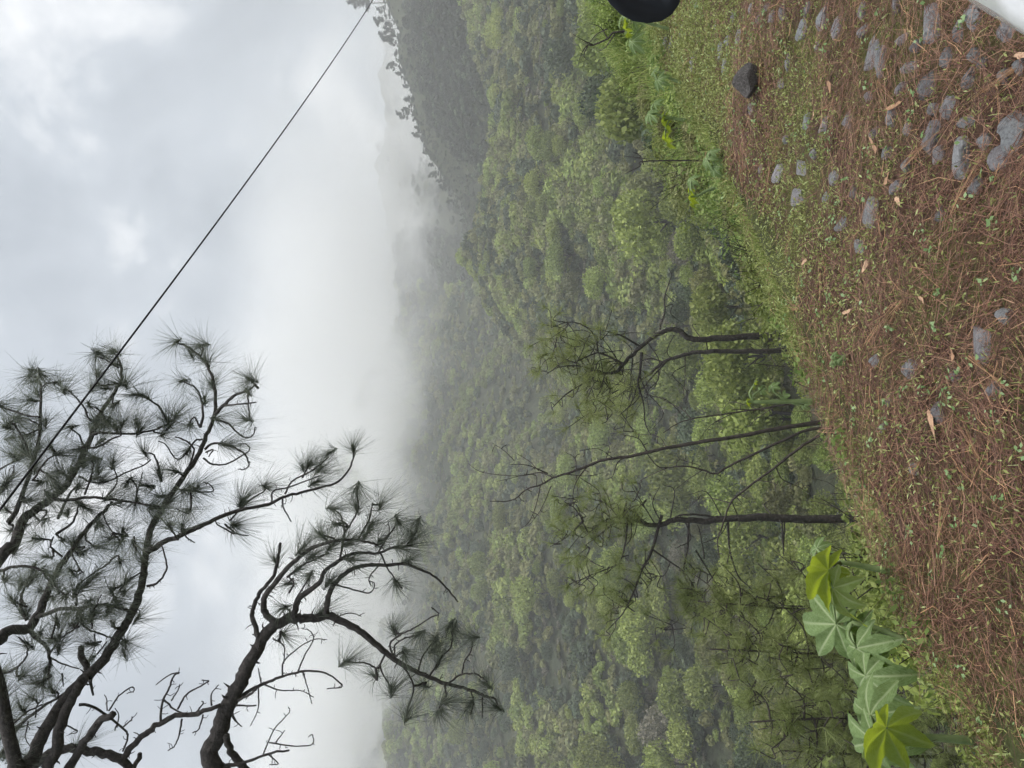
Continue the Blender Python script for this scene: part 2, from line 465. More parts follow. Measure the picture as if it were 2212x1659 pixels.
# ---- trees on the far side of the valley: the ones that can be told apart
spots = []
r2 = np.random.default_rng(21)
def try_spot(r, Y, mind):
    X = r * Y
    if any((X - a) ** 2 + (Y - b) ** 2 < mind * mind for a, b in spots): return False
    spots.append((X, Y)); return True
kinds = {0: 'rounded green', 1: 'dark green', 2: 'spreading green', 3: 'olive green', 4: 'tall dark green', 5: 'bright yellow green', 6: 'dry greyish'}
zones = [(-.62, -.05, 'on the slope beyond the pines'), (-.05, .22, 'in the middle of the valley'), (.22, .6, 'below the wooded ridge')]
tree_n = 0
while tree_n < 300:
    r = r2.uniform(-.58, .58); Y = math.exp(r2.uniform(math.log(55), math.log(250)))
    if not try_spot(r, Y, 3.4): continue
    X = r * Y
    pz = float(terrain(X, Y))
    if r > -.1 and Y > 190 and r2.random() < .5: continue
    k = int(r2.choice(7, p=[.25, .10, .25, .10, .07, .20, .03]))
    root = empty('valley_tree', (X, Y, pz))
    s_ = (.55 + 1.25 * r2.random() ** 1.6) * (1.1 if Y > 110 else .85)
    root.scale = (s_ * r2.uniform(.85, 1.2), s_ * r2.uniform(.85, 1.2), s_ * r2.uniform(.65, 1.4)); root.rotation_euler = (r2.normal(0, .08), r2.normal(0, .08), r2.uniform(0, 6.28))
    zone = [q for q in zones if q[0] <= r < q[1]]
    zt = zone[0][2] if zone else 'at the edge of the valley'
    band = 'low' if Y < 90 else ('half way up' if Y < 160 else 'high')
    tag(root, f'{kinds[k]} tree standing {band} {zt}', 'tree', f'{kinds[k]} valley trees {band} {zt}')
    link('crown', crown_meshes[k], root); link('trunk', trunk_meshes[k % 2], root)
    tree_n += 1

# ---- brush and woods of the slopes, too many to count: one mass
def gn_scatter(name, pts, rots, scls, idx, protos):
    me = bpy.data.meshes.new(name)
    me.from_pydata([tuple(p) for p in pts], [], [])
    for nm, ty, arr in (('rot', 'FLOAT_VECTOR', np.asarray(rots, np.float32).ravel()), ('scl', 'FLOAT_VECTOR', np.asarray(scls, np.float32).ravel()), ('idx', 'INT', np.asarray(idx, np.int32))):
        at = me.attributes.new(nm, ty, 'POINT')
        at.data.foreach_set('vector' if ty == 'FLOAT_VECTOR' else 'value', arr)
    ob = link(name, me)
    ng = bpy.data.node_groups.new(name + '_nodes', 'GeometryNodeTree')
    ng.interface.new_socket('Geometry', in_out='INPUT', socket_type='NodeSocketGeometry')
    ng.interface.new_socket('Geometry', in_out='OUTPUT', socket_type='NodeSocketGeometry')
    gi = ng.nodes.new('NodeGroupInput'); go = ng.nodes.new('NodeGroupOutput')
    jn = ng.nodes.new('GeometryNodeJoinGeometry')
    for m in protos[::-1]:
        po = bpy.data.objects.new('brush_pattern', m)
        oi = ng.nodes.new('GeometryNodeObjectInfo'); oi.inputs['Object'].default_value = po
        oi.inputs['As Instance'].default_value = True
        ng.links.new(oi.outputs['Geometry'], jn.inputs[0])
    ip = ng.nodes.new('GeometryNodeInstanceOnPoints'); ip.inputs['Pick Instance'].default_value = True
    def attr(nm, t):
        a = ng.nodes.new('GeometryNodeInputNamedAttribute'); a.data_type = t; a.inputs[0].default_value = nm
        return [o for o in a.outputs if o.enabled and o.name == 'Attribute'][0]
    ng.links.new(gi.outputs[0], ip.inputs['Points']); ng.links.new(jn.outputs[0], ip.inputs['Instance'])
    ng.links.new(attr('rot', 'FLOAT_VECTOR'), ip.inputs['Rotation']); ng.links.new(attr('scl', 'FLOAT_VECTOR'), ip.inputs['Scale'])
    ng.links.new(attr('idx', 'INT'), ip.inputs['Instance Index'])
    ng.links.new(ip.outputs[0], go.inputs[0])
    md = ob.modifiers.new('scatter', 'NODES'); md.node_group = ng
    return ob
brush_meshes = []
for i, (m, n, R, H, lo_, lf) in enumerate([(M_lolive, 190, .9, 1.1, 6, .22), (M_lgreen, 190, .8, 1.2, 6, .20), (M_lgrey, 130, .9, .9, 5, .18), (M_ldark, 200, .9, 1.4, 6, .22),
                                           (M_lolive, 240, 1.1, 2.0, 8, .25), (M_lgreen, 260, 1.3, 2.2, 8, .28), (M_ldark, 260, 1.2, 2.4, 8, .28), (M_lhill, 220, .9, 1.3, 7, .20), (M_lhill, 260, 1.1, 2.0, 8, .22)]):
    V, F = crown_cloud(n, R, H, lo_, lf, 200 + i, lo=.0)
    brush_meshes.append(mesh_np('brush_clump', V, F, m))
NB = 15000
r_ = r2.uniform(-.66, .66, NB); Y_ = np.exp(r2.uniform(math.log(62), math.log(760), NB)); X_ = r_ * Y_
NR = 16000
Yr = r2.uniform(150, 392, NR) ; Xr = Yr * r2.uniform(.06, .62, NR)
NL = 20000
Yl = 120 + 520 * r2.random(NL) ** .8; Xl = Yl * r2.uniform(-.64, .2, NL)
X_ = np.concatenate([X_, Xr, Xl]); Y_ = np.concatenate([Y_, Yr, Yl]); NB = len(X_)
ss, nn = sn(X_, Y_)
patch = fbm(X_ / 22, Y_ / 22)
okm = (nn > 12) & (r2.random(NB) < np.clip(.72 + .45 * patch, .2, 1))
X_, Y_, patch = X_[okm], Y_[okm], patch[okm]
idx = np.where(patch > .25, r2.choice([1, 5, 4], len(X_)), np.where(patch < -.3, r2.choice([2, 0, 2, 0, 3], len(X_)), r2.choice([0, 3, 4, 6, 1], len(X_))))
sc = r2.uniform(.55, 1.35, len(X_)) * np.clip(Y_ / 110, .7, np.where(Y_ < 420, 1.5, 2.6)) * np.where((X_ / Y_ > .13) & (Y_ > 345) & (Y_ < 420), .55, 1.0)
scl = np.stack([sc * r2.uniform(.8, 1.5, len(X_)), sc * r2.uniform(.8, 1.5, len(X_)), sc * r2.uniform(.6, 1.25, len(X_))], 1)
rot = np.stack([r2.normal(0, .1, len(X_)), r2.normal(0, .1, len(X_)), r2.uniform(0, 6.28, len(X_))], 1)
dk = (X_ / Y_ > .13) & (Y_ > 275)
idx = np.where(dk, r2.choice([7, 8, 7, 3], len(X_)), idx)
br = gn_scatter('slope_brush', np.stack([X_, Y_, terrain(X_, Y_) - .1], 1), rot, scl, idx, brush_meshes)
tag(br, 'mixed brush covering the valley slopes', None, None, 'stuff')

# ---- pines along the ridge of the right-hand hill
def pine_needle_strip(base, dirs, length, w, droop, seg=3, face=None):
    """Needles as tapering strips. base (n,3), dirs (n,3) unit, length (n,), droop (n,) -> V, F"""
    n = len(base)
    a = rand_unit(n) if face is None else face
    side = np.cross(dirs, a); side /= np.linalg.norm(side, axis=1)[:, None] + 1e-9
    V = np.empty((n, seg + 1, 2, 3))
    for k in range(seg + 1):
        t = k / seg
        c = base + dirs * (length * t)[:, None]
        c[:, 2] -= droop * length * t * t
        ww = (w * (1 - .75 * t))
        ww = ww[:, None] if isinstance(ww, np.ndarray) else ww
        V[:, k, 0] = c + side * ww * .5; V[:, k, 1] = c - side * ww * .5
    i = np.arange(n)[:, None] * (seg + 1) * 2 + np.arange(seg)[None, :] * 2
    i = i.ravel()
    F = np.stack([i, i + 1, i + 3, i + 2], 1)
    return V.reshape(-1, 3), F
M_rpine = leaf_mat('far_pine_needles', [(0, (.022, .030, .022)), (1, (.055, .066, .045))], .15, objvar=.2)
def ridge_pine_meshes(seed, h, tall):
    rr = random.Random(seed); mb = MB(); cb = MB()
    tube(mb, catmull([(0, 0, -.8), (rr.uniform(-.2, .2), 0, h * .5), (rr.uniform(-.3, .3), 0, h)], 5), .16, .05, 6, .08)
    nb = rr.randint(12, 17)
    for b in range(nb):
        t = (.35 if tall else .22) + (.63 if tall else .75) * b / nb
        a = rr.uniform(0, 6.28); L = (h * .30 if tall else h * .42) * (1.12 - t * .75) * rr.uniform(.6, 1.15)
        p0 = np.array((0, 0, h * t)); p1 = p0 + np.array((math.cos(a) * L, math.sin(a) * L, L * rr.uniform(-.1, .45)))
        mid = (p0 + p1) / 2 + np.array((0, 0, -.12 * L))
        tube(mb, catmull([p0, mid, p1], 3), .055, .02, 4)
        for q in range(5):
            c = p0 + (p1 - p0) * (.4 + .15 * q) + np.array((rr.uniform(-.3, .3), rr.uniform(-.3, .3), rr.uniform(-.1, .35)))
            C = c + rng.normal(0, .28, (22, 3)); Nn = rand_unit(22)
            cb.add(*leaf_quads(C, Nn, rng.uniform(.18, .34, 22), 2.4))
    return mb.mesh('ridge_pine_trunk', M_bark), cb.mesh('ridge_pine_crown', M_rpine)
rp = [ridge_pine_meshes(i, h, t) for i, (h, t) in enumerate([(9, False), (11, True), (7, False), (12, True), (5, False)])]
RPL = [(1190, 968, 1, 1.0, 'lone tall'), (1209, 985, 3, .85, 'tall bare-stemmed'), (1171, 1000, 1, .8, 'second tall'), (1150, 1008, 3, .55, 'lowest')]
ridge_y = [(20, 838, 0, 1.0), (45, 848, 0, .95), (62, 853, 2, 1.1), (78, 858, 2, 1.2), (95, 863, 0, .85), (143, 878, 2, .9), (158, 880, 4, .8), (186, 884, 4, .9),
           (215, 887, 4, .7), (236, 888, 2, .9), (247, 889, 0, .75), (275, 903, 4, 1.0), (290, 909, 2, .7), (330, 925, 4, .6),
           (356, 938, 4, .9), (378, 945, 2, .75), (391, 950, 2, .8), (404, 955, 4, .8), (422, 966, 1, .75), (436, 976, 3, .62), (446, 984, 1, .55), (464, 998, 1, .72), (476, 1006, 3, .5), (486, 1012, 2, .6),
           (6, 805, 3, 1.3)]
for i, (py, px, k, s_) in enumerate(ridge_y):
    r = (829.5 - py) / F2
    ys = np.arange(300, 440, 2.0); v_ = (terrain(r * ys, ys) - CAMZ) / ys; Yb = float(ys[np.argmax(v_)])
    X = r * Yb; z = float(terrain(X, Yb))
    root = empty('ridge_pine', (X, Yb, z - .2)); s_ *= (.62, 1.1, .8, 1.15, .5, .95, .7)[i % 7]; root.scale = (s_,) * 3; root.rotation_euler = (0, 0, i * 1.3)
    side_ = 'bushy' if k in (0, 2, 4) else 'tall slender'
    part = 'crest above the valley' if py > 350 else ('middle of the ridge' if py > 160 else 'highest end of the ridge')
    tag(root, f'{side_} dark pine silhouetted on the {part}', 'tree', f'{side_} pines on the {part}')
    link('trunk', rp[k][0], root); link('crown', rp[k][1], root)

# ------------------------------------------------------------------ mist clinging to the mountain
def mist_density(scale, thr, dens, lo, hi):
    def fn(nt):
        tc = N(nt, 'ShaderNodeTexCoord')
        f = noise_tex(nt, scale, 3.5, .6, vec=tc.outputs['Object'])
        mr = N(nt, 'ShaderNodeMapRange'); mr.inputs[1].default_value = thr; mr.inputs[2].default_value = thr + .24
        nt.links.new(f, mr.inputs[0])
        # thins out towards the faces of its box (Generated runs 0..1)
        acc = mr.outputs[0]
        sp = N(nt, 'ShaderNodeSeparateXYZ'); nt.links.new(tc.outputs['Generated'], sp.inputs[0])
        for ax, (a0, a1) in zip('XYZ', ((.25, .25), (.3, .3), (lo, hi))):
            m1 = N(nt, 'ShaderNodeMapRange', interpolation_type='SMOOTHSTEP'); m1.inputs[2].default_value = a0
            m2 = N(nt, 'ShaderNodeMapRange', interpolation_type='SMOOTHSTEP'); m2.inputs[1].default_value = 1.0; m2.inputs[2].default_value = 1 - a1
            for m in (m1, m2):
                nt.links.new(sp.outputs[ax], m.inputs[0])
                mu = N(nt, 'ShaderNodeMath', operation='MULTIPLY'); nt.links.new(acc, mu.inputs[0]); nt.links.new(m.outputs[0], mu.inputs[1]); acc = mu.outputs[0]
        mu = N(nt, 'ShaderNodeMath', operation='MULTIPLY'); nt.links.new(acc, mu.inputs[0]); mu.inputs[1].default_value = dens
        return mu.outputs[0]
    return fn
for nm, lo, hi, sc_, thr, dens, a, b, lab in [
        ('mist_cloud', (-640, 490, 80), (260, 780, 214), .022, .27, .021, .40, .40, 'low cloud hiding the top of the mountain'),
        ('mist_cloud', (-500, 300, 26), (90, 484, 140), .030, .44, .070, .40, .40, 'ragged wisps of mist drifting across the mountain slope'),
        ('mist_cloud', (50, 432, 0), (330, 640, 110), .024, .38, .024, .35, .40, 'thin cloud drifting behind the wooded ridge')]:
    mm = vol_mat('cloud_vapour', (.995, .998, 1.0), dens, mist_density(sc_, thr, dens, a, b))
    c = tuple((p + q) / 2 for p, q in zip(lo, hi))
    o = link(nm, box_mesh(nm, tuple(p - q for p, q in zip(lo, c)), tuple(p - q for p, q in zip(hi, c)), mm), None, c)
    tag(o, lab, None, None, 'stuff')

# ------------------------------------------------------------------ cobbles of the road
def stone_mesh(seed):
    rr = random.Random(seed)
    bm = bmesh.new(); bmesh.ops.create_icosphere(bm, subdivisions=3, radius=1.0)
    off = Vector((seed * 3.1, 1.7, seed))
    ph = [rr.uniform(0, 6.28) for _ in range(3)]
    for v in bm.verts:
        a = math.atan2(v.co.y, v.co.x)
        k = 1 + .16 * math.sin(2 * a + ph[0]) + .10 * math.sin(3 * a + ph[1]) + .05 * math.sin(5 * a + ph[2])
        v.co.x *= k; v.co.y *= k
        v.co *= 1 + .30 * noise.noise(v.co * 1.5 + off) + .16 * noise.noise(v.co * 3.2 + off) + .06 * noise.noise(v.co * 8 + off)
        if v.co.z > .35: v.co.z = .35 + (v.co.z - .35) * .25 + .16 * noise.noise(v.co * 2.4 + off) + .06 * noise.noise(v.co * 6 + off)
    for q in range(9):
        a = rr.uniform(0, 6.28); el = rr.uniform(-.1, 1.2); pn = Vector((math.cos(a) * math.cos(el), math.sin(a) * math.cos(el), math.sin(el))); pd = rr.uniform(.62, .86)
        if el > .8: pd *= .62
        for v in bm.verts:
            k = v.co.dot(pn)
            if k > pd: v.co -= pn * (k - pd) * .9
    me = bpy.data.meshes.new('cobble'); bm.to_mesh(me); bm.free()
    me.materials.append(M_stone); return me
stones_m = [stone_mesh(i) for i in range(9)]
ST6 = [(1120,40,32,66),(1185,85,48,116),(1090,150,44,96),(1260,140,44,136),(1380,60,44,120),(850,40,22,60),(1015,60,18,80),(970,80,18,50),(1720,120,84,206),(1920,60,84,136),(1835,150,54,114),(2070,140,96,146),
       (1590,190,54,62),(1400,150,40,40),(1440,270,92,166),(1490,310,40,150),(1620,330,78,66),(1700,420,84,136),(1790,290,44,110),(1885,390,64,104),(1915,265,44,56),(1950,310,44,56),(2065,370,48,64),(1580,440,54,64),
       (1795,530,60,130),(1730,540,34,54),(1540,580,54,84),(1880,600,64,64),(1715,690,88,150),(1755,760,54,100),(1855,770,88,194),(2130,640,140,190),(2045,780,84,124),(1240,880,48,94),(1085,830,44,74),(895,830,22,52),
       (1320,590,54,84),(1110,605,42,52),(1200,620,52,52),(1440,1050,72,172),(1280,1105,62,74),(1385,1215,48,72),(1060,970,62,94),(970,860,42,94),(715,330,24,50),(1020,310,22,74),(985,410,22,64),(1430,480,26,42),(1140,760,32,64),
       (1350,950,44,54),(1200,970,34,64),(1610,820,38,84),(1570,920,54,64),(1930,920,64,94),(1780,1060,44,84),(580,310,16,80),(460,220,15,84),(440,200,13,60),(735,195,26,50),(790,180,28,74),(1160,230,22,64),(1000,690,32,44),
       (1975,690,64,64),(1460,650,42,64),(760,90,16,56),(905,90,18,50),(590,20,12,60),(860,540,24,60),(940,30,18,56),(1560,30,36,90),(1660,230,40,70),(2150,320,60,80),(1610,640,40,70),(1520,760,36,60)]
ST7 = [(1545,640,112,256),(1370,830,92,94),(1070,790,92,152),(840,730,42,94),(1685,430,54,64),(1640,930,60,110),(1080,1450,50,90),(880,1180,34,80),(1250,1080,60,160),(930,1010,30,70)]
stone_xy = []
rs = random.Random(5)
def put_stone(px, py, w, h, proud):
    g = G(px, py); Y = g.y
    dep = w / (px - 1106) * Y; lat = h / F2 * Y
    o = link('stone', stones_m[rs.randrange(9)], road)
    a = .6 * max(lat, .045); b = .6 * max(dep, .045)
    o.scale = (a, b, .042)
    o.rotation_euler = (rs.uniform(-.12, .12), rs.uniform(-.12, .12), rs.choice((0, math.pi)) + rs.uniform(-.3, .3))
    o.location = (g.x, g.y, float(road_z(g.x, g.y)) + proud)
    stone_xy.append((g.x, g.y, a, b))
for q in ST6: put_stone(*Z6(q[:2]), q[2] * .4384, q[3] * .4384, rs.uniform(-.006, .005))
for q in ST7: put_stone(*Z7(q[:2]), q[2] * .3256, q[3] * .3256, rs.uniform(-.006, .006))
SX = np.array(stone_xy)
extra = 0
while extra < 60:
    s = rs.uniform(-1.5, 13); n = rs.uniform(-.4, 2.1)
    X, Y = xy(s, n)
    if Y < 1.7: continue
    if np.any((SX[:, 0] - X) ** 2 + (SX[:, 1] - Y) ** 2 < .0225): continue
    o = link('stone', stones_m[rs.randrange(9)], road)
    a = rs.uniform(.05, .11); b = rs.uniform(.05, .10)
    o.scale = (a, b, .05); o.rotation_euler = (0, 0, rs.uniform(0, 6.28))
    far = s > 6 or (n < .8 and s > 3)
    o.location = (X, Y, float(road_z(X, Y)) + (rs.uniform(-.010, .006) if far else rs.uniform(-.024, -.008)))
    SX = np.vstack([SX, (X, Y, a * .7 if far else .02, b * .7 if far else .02)]); extra += 1

# ---- the loose dark rock on the road
bm = bmesh.new(); bmesh.ops.create_icosphere(bm, subdivisions=4, radius=1.0)
for v in bm.verts:
    d = v.co.copy()
    v.co *= 1 + .22 * noise.noise(d * 1.1 + Vector((4.3, 1.2, 8))) + .10 * noise.noise(d * 2.6 + Vector((4, 4, 4)))
    for pn, pd in [((.15, -.75, .65), .70), ((-.75, -.35, .55), .74), ((.7, -.2, .7), .78), ((-.2, -.95, -.2), .76)]:
        nv_ = Vector(pn).normalized(); k = v.co.dot(nv_)
        if k > pd: v.co -= nv_ * (k - pd) * .8
    v.co *= 1 + .035 * noise.noise(d * 7) + .02 * noise.noise(d * 16)
    if d.x < 0: v.co.x *= 1 + .28 * d.x * d.x; v.co.z *= 1 - .38 * d.x * d.x; v.co.y *= 1 - .3 * d.x * d.x
me = bpy.data.meshes.new('rock'); bm.to_mesh(me); bm.free(); me.materials.append(M_boulder)
g = G(1636, 170)
rock = link('loose_rock', me, None, (g.x, g.y, float(road_z(g.x, g.y)) + .052)); rock.scale = (.092, .085, .082); rock.rotation_euler = (0, .1, .25)
tag(rock, 'dark wet loose rock lying alone on the mossy road', 'rock')

# ------------------------------------------------------------------ needle litter, weeds and moss of the road
M_litter = leaf_mat('fallen_needles', [(0, (.048, .024, .018)), (.3, (.115, .054, .038)), (.6, (.200, .100, .068)), (.85, (.30, .165, .112)), (.95, (.44, .27, .17)), (1, (.60, .34, .18))], .12, rough=.5, objvar=0, spec=.3)
def covered(X, Y, k=1.0):
    hit = np.zeros(len(X), bool)
    for (a, b, ra, rb) in SX:
        hit |= ((X - a) / (ra * k)) ** 2 + ((Y - b) / (rb * k)) ** 2 < 1
    return hit
def road_points(n, s0=-1.6, s1=15, n0=-.7, n1=2.42):
    s = s0 + (s1 - s0) * rng.random(n) ** 1.25; t = n0 + (n1 - n0) * rng.random(n)
    X, Y = xy(s, t)
    k = (Y > 1.55) & (t < edge(s) + .12)
    return X[k], Y[k], s[k], t[k]
def greenness(s, t):
    """Patches of moss and weeds, more of them up the road and under the far verge."""
    return fbm(s * 1.1 + 40, t * 1.1 + 7, 4) + .15 * np.clip(s - 3.4, -1.6, 4.5) + .20 + .45 * sstep(1.0, 1.7, t) * sstep(3.2, 4.8, s)
X, Y, s, t = road_points(250000)
gr = greenness(s, t)
k = rng.random(len(X)) < np.clip(.80 - .95 * gr, .07, 1)
k &= ~(covered(X, Y, .85) & (rng.random(len(X)) < .86))
X, Y, s, t = X[k], Y[k], s[k], t[k]
n = len(X)
flow = math.pi * (.25 + .9 * fbm(s * .9, t * .9, 3)) + rng.normal(0, .75, n)
L = rng.uniform(.07, .20, n)
dirs = np.stack([np.cos(flow), np.sin(flow), rng.normal(.02, .10, n)], 1); dirs /= np.linalg.norm(dirs, axis=1)[:, None]
base = np.stack([X, Y, road_z(X, Y) + .006 + np.abs(rng.normal(0, .011, n))], 1) - dirs * (L * .5)[:, None]
base[:, 2] = np.maximum(base[:, 2], road_z(X, Y) + .002)
seg = 2
side = np.stack([-dirs[:, 1], dirs[:, 0], rng.normal(0, .5, n)], 1)
side /= np.linalg.norm(side, axis=1)[:, None]
bend = rng.normal(0, .17, n) * L
V = np.empty((n, 3, 2, 3)); W = rng.uniform(.0012, .0026, n) * np.clip(Y / 3.2, 1, 2.2)
for j, tt in enumerate((0, .5, 1.0)):
    c = base + dirs * (L * tt)[:, None] + np.stack([-dirs[:, 1], dirs[:, 0], np.zeros(n)], 1) * (bend * 4 * tt * (1 - tt))[:, None]
    w = (W * (1 - .6 * tt))[:, None]
    V[:, j, 0] = c + side * w * .5; V[:, j, 1] = c - side * w * .5
i0 = np.arange(n) * 6
F = np.vstack([np.stack([i0, i0 + 1, i0 + 3, i0 + 2], 1), np.stack([i0 + 2, i0 + 3, i0 + 5, i0 + 4], 1)])
lit = link('needle_litter', mesh_np('needle_litter', V.reshape(-1, 3), F, M_litter))
tag(lit, 'matted brown pine needles lying over the road', None, None, 'stuff')

# fans of paler, freshly fallen needles
M_fresh = leaf_mat('fresh_fallen_needles', [(0, (.22, .11, .06)), (.6, (.34, .19, .10)), (1, (.46, .30, .17))], .1, objvar=0)
mb = MB()
for q in range(170):
    s = rs.uniform(-1.2, 9); t = rs.uniform(-.3, 2.2); x0, y0 = xy(s, t)
    if y0 < 1.7: continue
    m = rs.randint(3, 9); a0 = rs.uniform(0, 6.28)
    a = a0 + rng.normal(0, .16, m)
    dd = np.stack([np.cos(a), np.sin(a), rng.uniform(.0, .10, m)], 1)
    bb = np.tile((x0, y0, float(road_z(x0, y0)) + .02), (m, 1)) + rng.normal(0, .004, (m, 3))
    mb.add(*pine_needle_strip(bb, dd, rng.uniform(.15, .27, m), .0021 * max(1, y0 / 4), rng.uniform(.0, .08, m), 3, np.tile((0, 0, 1.), (m, 1)) + rng.normal(0, .3, (m, 3))))
fr = link('fallen_needle_fans', mb.mesh('fallen_needle_fans', M_fresh)); tag(fr, 'pale orange needle bundles dropped on the road', None, None, 'stuff')

# low weeds and moss
M_weed = leaf_mat('road_weed', [(0, (0.147, 0.168, 0.050)), (.5, (0.273, 0.308, 0.100)), (.85, (0.407, 0.443, 0.161)), (1, (0.542, 0.640, 0.296))], .35, objvar=0)
X, Y, s, t = road_points(230000)
gr = greenness(s, t)
k = (rng.random(len(X)) < np.clip(.95 * gr + .46, .10, 1)) & ~(covered(X, Y, .95) & (rng.random(len(X)) < .93))
X, Y, s, t, gr = X[k], Y[k], s[k], t[k], gr[k]
n = len(X)
nr = rand_unit(n) + np.array((0, -.2, .75)); nr /= np.linalg.norm(nr, axis=1)[:, None]
hgt = np.abs(rng.normal(0, .018, n)) + .008 + .02 * np.clip(gr, 0, 1) * rng.random(n)
V, F = leaf_quads(np.stack([X, Y, road_z(X, Y) + hgt + .004], 1), nr, rng.uniform(.0034, .0080, n) * np.clip(Y / 4, 1, 1.6), 3.2)
wd = link('road_moss', mesh_np('road_moss', V, F, M_weed)); tag(wd, 'yellowish moss and tiny weeds between the stones', None, None, 'stuff')
# sprigs of fine yellow-green growth threaded through the litter
X, Y, s, t = road_points(120000)
gr = greenness(s + 3, t + 1.5)
k = (rng.random(len(X)) < np.clip(.8 * gr + .42, .10, 1)) & ~(covered(X, Y, .9) & (rng.random(len(X)) < .9))
X, Y, s, t = X[k], Y[k], s[k], t[k]; n = len(X)
dd = rng.normal(0, 1, (n, 3)); dd[:, 2] = np.abs(dd[:, 2]) * .55 + .1; dd /= np.linalg.norm(dd, axis=1)[:, None]
V, F = pine_needle_strip(np.stack([X, Y, road_z(X, Y) + .006], 1), dd, rng.uniform(.02, .065, n), rng.uniform(.0016, .0034, n) * np.clip(Y / 3.2, 1, 2.2), rng.uniform(.1, .9, n), 2)
sg = link('road_grass', mesh_np('road_grass', V, F, M_weed)); tag(sg, 'fine yellow-green sprigs growing through the litter', None, None, 'stuff')
# seedlings with clear leaves
M_seed = leaf_mat('seedling_leaf', [(0, (0.145, 0.246, 0.087)), (.5, (0.232, 0.362, 0.145)), (1, (0.377, 0.522, 0.275))], .35, objvar=0)
mb = MB()
for q in range(900):
    s = rs.uniform(-1.3, 8); t = rs.uniform(-.4, 2.35); x0, y0 = xy(s, t)
    if y0 < 1.7 or (greenness(np.array([s]), np.array([t]))[0] < -.25 and rs.random() < .6): continue
    m = rs.randint(3, 8); h = rs.uniform(.015, .06)
    a = rng.uniform(0, 6.28, m)
    C = np.stack([x0 + np.cos(a) * .018, y0 + np.sin(a) * .018, float(road_z(x0, y0)) + .012 + rng.uniform(.3, 1, m) * h], 1)
    nr = np.stack([np.cos(a) * .35, np.sin(a) * .35, np.ones(m)], 1) + rng.normal(0, .3, (m, 3)); nr /= np.linalg.norm(nr, axis=1)[:, None]
    mb.add(*leaf_quads(C, nr, rng.uniform(.007, .015, m), 1.5, -.08))
sd_ = link('road_weeds', mb.mesh('road_weeds', M_seed)); tag(sd_, 'small leafy seedlings sprouting among the needles', None, None, 'stuff')

# ---- dead leaves and bark flakes on the road, each one apart
M_dead = surf_mat('dead_leaf', lambda nt: mixc(nt, N(nt, 'ShaderNodeObjectInfo').outputs['Random'], (.34, .20, .12), (.55, .36, .24)), .8)
def dead_leaf_mesh(seed):
    rr = random.Random(seed); V = [(0, 0, .006)]; m = 14
    for i in range(m):
        a = 6.283 * i / m; r = (.5 + .5 * abs(math.cos(a))) * rr.uniform(.75, 1.1)
        V.append((r * math.cos(a), .62 * r * math.sin(a), .12 * math.sin(2 * a + seed) + .1 * rr.random()))
    me = bpy.data.meshes.new('dead_leaf'); me.from_pydata(V, [], [(0, 1 + i, 1 + (i + 1) % m) for i in range(m)])
    me.materials.append(M_dead); return me
dl = [dead_leaf_mesh(i) for i in range(4)]
places = [((1260, 430), 6, 'curled pale leaf by needle sprigs in mid road'), ((1165, 575), 6, 'small round cream leaf on mossy litter'), ((1580, 520), 6, 'long tan bark flake beside a buried cobble'), ((1480, 715), 6, 'slim tan bark flake on bare needles'),
          ((1620, 990), 6, 'pink torn leaf on dark needles'), ((1055, 555), 6, 'folded whitish leaf near the road verge'), ((845, 135), 6, 'orange leaf on the far stretch of road'), ((1555, 880), 6, 'brown bark chip among needle sprigs'),
          ((790, 110), 7, 'tan oak leaf beside a green tuft'), ((650, 410), 7, 'pale pink leaf near the road edge'), ((1200, 330), 7, 'rosy leaf beside a fan of orange needles'), ((1400, 690), 7, 'light brown leaf at the rim of a grey stone'),
          ((1250, 1180), 7, 'long tan bark slab lying in needles'), ((350, 75), 7, 'greyish leaf at the foot of the verge'), ((2180, 270), 6, 'bright orange needle-tip leaf near the car')]
for i, ((zx, zy), z_, lab) in enumerate(places):
    g = G(*(Z6 if z_ == 6 else Z7)((zx, zy)))
    o = link('fallen_leaf', dl[i % 4], None, (g.x, g.y, float(road_z(g.x, g.y)) + .024))
    s_ = .026 if 'slab' not in lab else .034
    o.scale = (s_ * (1.9 if 'flake' in lab or 'slab' in lab else 1.1), s_ * .9, s_ * .8); o.rotation_euler = (rs.uniform(-.3, .3), rs.uniform(-.3, .3), rs.uniform(0, 6.28))
    tag(o, lab, 'leaf', 'dead leaves lying on the road')

# ------------------------------------------------------------------ growth on the bank
M_grass = leaf_mat('verge_grass', [(0, (0.156, 0.220, 0.054)), (.5, (0.281, 0.364, 0.101)), (.85, (0.417, 0.491, 0.156)), (1, (0.585, 0.564, 0.250))], .4, objvar=0)
M_bweed = leaf_mat('verge_leaf', [(0, (0.104, 0.165, 0.045)), (.45, (0.199, 0.287, 0.078)), (.8, (0.304, 0.401, 0.122)), (1, (0.452, 0.522, 0.208))], .4, objvar=0)
def sight(r):
    """How high the growth on the verge may reach: the line over which the photograph looks down into the valley."""
    return np.interp(r, [-.5, -.3, -.15, -.05, .06, .15, .25, .35, .5], [1660, 1700, 1725, 1775, 1690, 1560, 1440, 1300, 1218])
def below_sight(X, Y, ztop, slack=0.0):
    return 1106 + (CAMZ - ztop) / Y * F2 > sight(X / Y) - slack
def bank_points(n, n0, n1, s0=-3.5, s1=24):
    s = s0 + (s1 - s0) * rng.random(n) ** 1.15; t = n0 + (n1 - n0) * rng.random(n) ** 1.3
    X, Y = xy(s, t)
    k = (Y > 1.2) & (np.abs(X / Y) < .85)
    return X[k], Y[k], s[k], t[k]
X, Y, s, t = bank_points(130000, 2.15, 6.5)
pt = fbm(s * .7, t * .9, 4)
k = (rng.random(len(X)) < np.clip(.55 + .7 * pt + .15 * sstep(4, 8, s), .06, 1)) & (t > edge(s) - .05)
